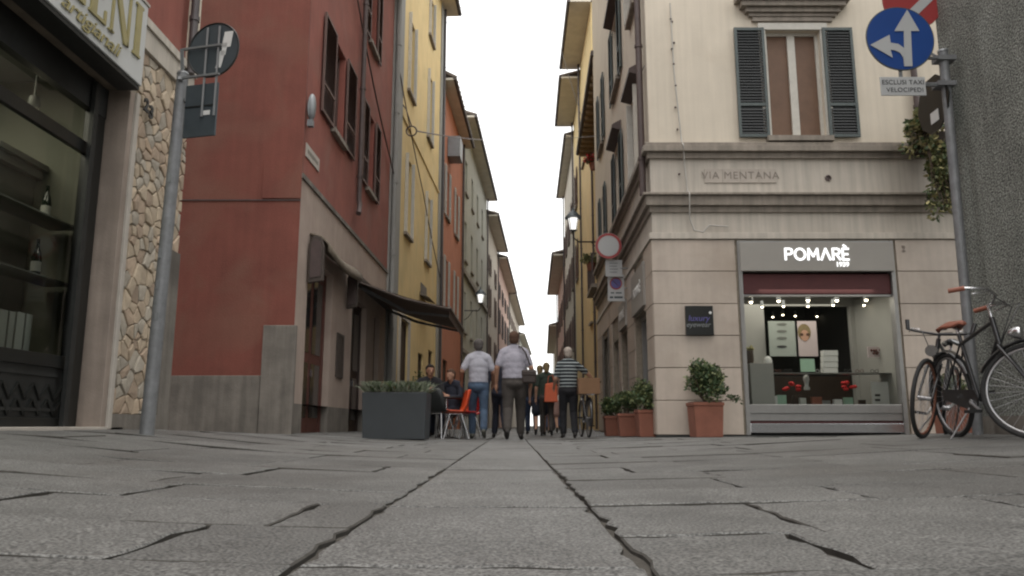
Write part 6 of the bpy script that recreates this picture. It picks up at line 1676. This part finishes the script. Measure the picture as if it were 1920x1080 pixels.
# ================================================================== BICYCLES
def bicycle(label, loc, rz, lean=0.0, steer=0.0, rimm='rim', bars='city', grips='leather', saddlem='leather', rack=False, group=None, sc=1.0, spokes=32, guards=True, stemh=.10):
    t = thing('bicycle', label, 'bicycle', loc, group=group, rot=(lean, 0, rz))
    t.rotation_mode = 'XYZ'
    R = .345 * sc; WB = 1.07 * sc; y0 = 0
    rh = Vector((0, 0, R)); fh = Vector((WB, 0, R)); bb = Vector((.44, 0, .28)) * sc
    seat_top = Vector((.26, 0, .84)) * sc; seat_t0 = Vector((.295, 0, .74)) * sc
    ht = Vector((.80, 0, .88)) * sc; hb = Vector((.845, 0, .70)) * sc
    sax = (ht - hb).normalized(); Rm = Matrix.Rotation(steer, 3, sax)
    def st(p): return hb + Rm @ (Vector(p) - hb)
    mb = MB()
    mb.tube([ht, hb], .019, 10); mb.tube([ht - sax * .03, seat_t0], .015, 10); mb.tube([hb + sax * .02, bb], .017, 10); mb.tube([seat_top - Vector((-.01, 0, .02)), bb], .015, 10)
    for sy in (-1, 1):
        mb.tube([seat_t0 + Vector((0, sy * .012, 0)), rh + Vector((0, sy * .055, 0))], .008, 6); mb.tube([bb + Vector((0, sy * .02, 0)), rh + Vector((0, sy * .055, 0))], .009, 6)
    mb.build('frame', M['bikeblack'], t, local=True)
    mb = MB(); crown = hb - sax * .03
    mb.tube([st(hb), st(crown)], .016, 8)
    for sy in (-1, 1): mb.tube([st(crown + Vector((0, 0, 0))), st(crown + Vector((0, sy * .05, -.01))), st(crown.lerp(fh, .6) + Vector((.0, sy * .053, 0))), st(fh + Vector((0, sy * .055, 0)))], [.012, .012, .010, .008], 8)
    mb.build('fork', M['bikeblack'], t, local=True)
    def wheel(c_, nrm, tr):
        w = MB(); w.torus(tr(c_), nrm, R - .018, .018, 56, 8); wo_ = w.build('wheel', M['rubber'], t, local=True)
        w = MB(); w.torus(tr(c_), nrm, R - .040, .011, 56, 6, .9); w.build('rim', M[rimm], wo_, local=True)
        w = MB(); w.tube([tr(c_) - nrm * .05, tr(c_) + nrm * .05], .018, 10); w.build('hub', M['rim'], wo_, local=True)
        w = MB(); n_ = spokes; u = Z_ if abs(nrm.z) < .9 else X_; a1_ = (u - nrm * u.dot(nrm)).normalized(); a2_ = nrm.cross(a1_)
        for k in range(n_):
            a = 2 * math.pi * k / n_; b_ = a + (.45 if k % 2 else -.45)
            p1_ = tr(c_) + (a1_ * math.cos(b_) + a2_ * math.sin(b_)) * .018 + nrm * (.03 if (k // 2) % 2 else -.03)
            p2_ = tr(c_) + (a1_ * math.cos(a) + a2_ * math.sin(a)) * (R - .045)
            w.tube([p1_, p2_], .0016, 3, caps=False)
        w.build('spokes', M['rim'], wo_, local=True)
        return wo_
    Y = Vector((0, 1, 0))
    wheel(rh, Y, lambda p: p); wheel(fh, (Rm @ Y).normalized(), st)
    def fender(c_, a0, a1, tr, name):
        n_ = 20; vs = []
        for k in range(n_ + 1):
            a = a0 + (a1 - a0) * k / n_
            for (dr, dy) in ((0.012, -.028), (.026, -.014), (.026, .014), (.012, .028)):
                rr_ = R + dr; vs.append(tr(c_ + Vector((math.cos(a) * rr_, dy, math.sin(a) * rr_))))
        w = MB(); w.add(vs, [(k * 4 + j, k * 4 + j + 1, (k + 1) * 4 + j + 1, (k + 1) * 4 + j) for k in range(n_) for j in range(3)], True); w.build(name, M['bikeblack'], t, local=True)
    if guards: fender(rh, math.radians(25), math.radians(205), lambda p: p, 'mudguard'); fender(fh, math.radians(20), math.radians(160), st, 'mudguard')
    # handlebar
    stem = ht + sax * stemh; hc = stem + Vector((.03, 0, .01))
    mb = MB(); mb.tube([st(ht), st(stem), st(hc)], .012, 8); mb.build('stem', M['chrome'], t, local=True)
    mb = MB()
    if bars == 'city': prof = [(0, 0, 0), (.05, .10, .035), (.02, .20, .06), (-.10, .27, .05), (-.20, .285, .03)]
    else: prof = [(0, 0, 0), (.0, .12, .01), (-.01, .20, .02), (-.02, .25, .03), (-.03, .26, .11)]
    for sy in (-1, 1): mb.tube([st(hc + Vector((a, sy * b, c_))) for a, b, c_ in prof], .011, 8)
    mb.build('handlebar', M['chrome' if bars == 'city' else 'bikeblack'], t, local=True)
    for sy in (-1, 1):
        (a, b, c_), (a2, b2, c2_) = prof[-2], prof[-1]
        g0_, g1_ = Vector((a, sy * b, c_)).lerp(Vector((a2, sy * b2, c2_)), .0), Vector((a2, sy * b2, c2_)) * 1.02
        mb = MB(); mb.tube([st(hc + g0_), st(hc + g1_)], .018, 10); mb.build('grip', M[grips], t, local=True)
        mb = MB(); mb.tube([st(hc + Vector((.03, sy * .14, .03))), st(hc + Vector((.045, sy * .2, .035))), st(hc + Vector((-.06, sy * .25, .01)))], .005, 6); mb.build('brake_lever', M['chrome'], t, local=True)
    lp = st(hb + Vector((.10, 0, .06)))
    mb = MB(); fd = (Rm @ X_).normalized(); mb.lathe(lp, [(.02, -.04), (.045, .0), (.05, .04), (.046, .045)], 14, axis=fd); mb.build('headlamp', M['chrome'], t, local=True)
    # cables
    mb = MB(); mb.tube([st(hc + Vector((.04, .12, .02))), st(hc + Vector((.16, .05, .0))), st(hb + Vector((.03, .02, .05))), bb + Vector((.15, .02, .15))], .004, 5); mb.tube([st(hc + Vector((.04, -.12, .02))), st(hc + Vector((.14, -.06, -.05))), st(crown)], .004, 5); mb.build('brake_cable', M['bikeblack'], t, local=True)
    # saddle
    sp = seat_top + Vector((-.015, 0, .0))
    mb = MB(); prof = [(-.15, .085, .0), (-.13, .105, .02), (-.06, .095, .03), (.02, .055, .022), (.10, .028, .018), (.145, .018, .005)]
    vs = []; n_ = 10
    for a, w_, z_ in prof:
        for k in range(n_ + 1):
            u_ = -1 + 2 * k / n_; vs.append(sp + Vector((a, u_ * w_, z_ + .065 - .045 * u_ * u_ * (1 if a < .05 else .6))))
    mb.add(vs, [(i * (n_ + 1) + k, i * (n_ + 1) + k + 1, (i + 1) * (n_ + 1) + k + 1, (i + 1) * (n_ + 1) + k) for i in range(len(prof) - 1) for k in range(n_)], True)
    so = mb.build('saddle', M[saddlem], t, local=True); sm_ = so.modifiers.new('thick', 'SOLIDIFY'); sm_.thickness = .02
    mb = MB(); mb.tube([seat_top - Vector((-.01, 0, .03)), sp + Vector((0, 0, .05))], .012, 8)
    for sy in (-1, 1):
        m3 = MB(); m3.torus(sp + Vector((-.10, sy * .05, .035)), Z_, .02, .005, 12, 5); m3.build('saddle_spring', M['chrome'], t, local=True)
    mb.build('seat_post', M['chrome'], t, local=True)
    # drivetrain
    mb = MB(); mb.lathe(bb + Vector((0, -.045, 0)), [(.085, -.002), (.085, .002)], 28, axis=Y); mb.tube([bb - Y * .07, bb + Y * .07], .02, 8); mb.build('chainring', M['rim'], t, local=True)
    mb = MB(); 
    for sy, a in ((-1, math.radians(-25)), (1, math.radians(155))):
        e_ = bb + Vector((math.cos(a) * .165, sy * .075, math.sin(a) * .165)); mb.bar(bb + Vector((0, sy * .07, 0)), e_, .018, .012)
    mb.build('crank', M['rim'], t, local=True)
    for sy, a in ((-1, math.radians(-25)), (1, math.radians(155))):
        e_ = bb + Vector((math.cos(a) * .165, sy * .075, math.sin(a) * .165)); mb = MB(); mb.obox(e_ + Vector((0, sy * .055, 0)), X_ * .045, Y * .045, Z_ * .012); mb.build('pedal', M['rubber'], t, local=True)
    mb = MB(); mb.prism([bb + Vector((.10, -.06, .02)), bb + Vector((.06, -.06, .09)), rh + Vector((-.02, -.06, .05)), rh + Vector((-.03, -.06, -.03)), bb + Vector((.04, -.06, -.08))], (0, .012, 0)); mb.build('chain_guard', M['bikeblack'], t, local=True)
    if rack:
        mb = MB()
        for dy in (-.06, 0, .06): mb.tube([(.22, dy, R * 2 + .06), (-.22, dy, R * 2 + .06)], .006, 6)
        mb.tube([(-.22, -.06, R * 2 + .06), (-.22, .06, R * 2 + .06)], .006, 6)
        for sy in (-1, 1): mb.tube([(-.05, sy * .06, R * 2 + .06), (0, sy * .06, R)], .005, 6)
        mb.build('luggage_rack', M['chrome'], t, local=True)
    # kickstand
    mb = MB(); mb.tube([bb + Vector((-.05, -.04, -.02)), bb + Vector((-.12, -.20, -.275 * sc))], .008, 6); mb.build('kickstand', M['rim'], t, local=True)
    return t
# near bicycle: rear wheel at the far end, front wheel turned to show its round face
bx, by = 3.60, 6.42
zB_ = gz(bx, 6.0)
p0 = at(1797, 822, 6.42); p1 = at(1926, 822, 5.42)
ang = math.atan2(p1.y - p0.y, p1.x - p0.x)
bicycle('nearest black bicycle with tan grips, brown saddle and front wheel turned', (p0.x, p0.y, gz(p0.x, p0.y) - .002), ang, lean=.05, steer=math.radians(50), grips='leather', saddlem='leather')
p0 = at(1727, 822, 6.50); rzA = math.atan2(6.50 - 7.28, p0.x - 4.02)
rp = Vector((4.02, 7.28, 0)); dv = Vector((p0.x, 6.5, 0)) - rp; dv = dv.normalized() * 1.07
rr0 = Vector((p0.x, 6.5, 0)) - dv
bicycle('dark bicycle with straight bars and rusty rims half hidden behind the nearest one', (rr0.x, rr0.y, gz(p0.x, 6.6) + .0), math.atan2(dv.y, dv.x), stemh=.03, sc=.97, lean=-.17, steer=math.radians(-4), rimm='rustrim', guards=False, bars='flat', grips='bikeblack', saddlem='bikeblack')
# the striped man's bicycle seen from behind
bxx = at(1104, 822, 14.0).x
bicycle('dark bicycle seen from behind carrying a cardboard box beside the striped man', (bxx, 13.95, gz(bxx, 13.95)), math.radians(92), lean=.02, steer=0, grips='bikeblack', saddlem='bikeblack', rack=True, spokes=20)
CB = thing('cardboard_box', 'brown cardboard box standing on the rack of the far bicycle', 'box', (bxx, 13.92, gz(bxx, 13.95) + .76))
mb = MB(); mb.box((-.19, -.2, 0), (.19, .2, .28)); mb.build('box_body', M['cardboard'], CB, local=True, bevel=.006)
mb = MB(); mb.box((-.192, -.004 - .2, .0), (-.0 + .03, -.2, .282)); mb.box((-.03, -.203, .281), (.03, .203, .285)); mb.build('tape', M['cardboard'], CB, local=True)

bpy.context.view_layer.update()
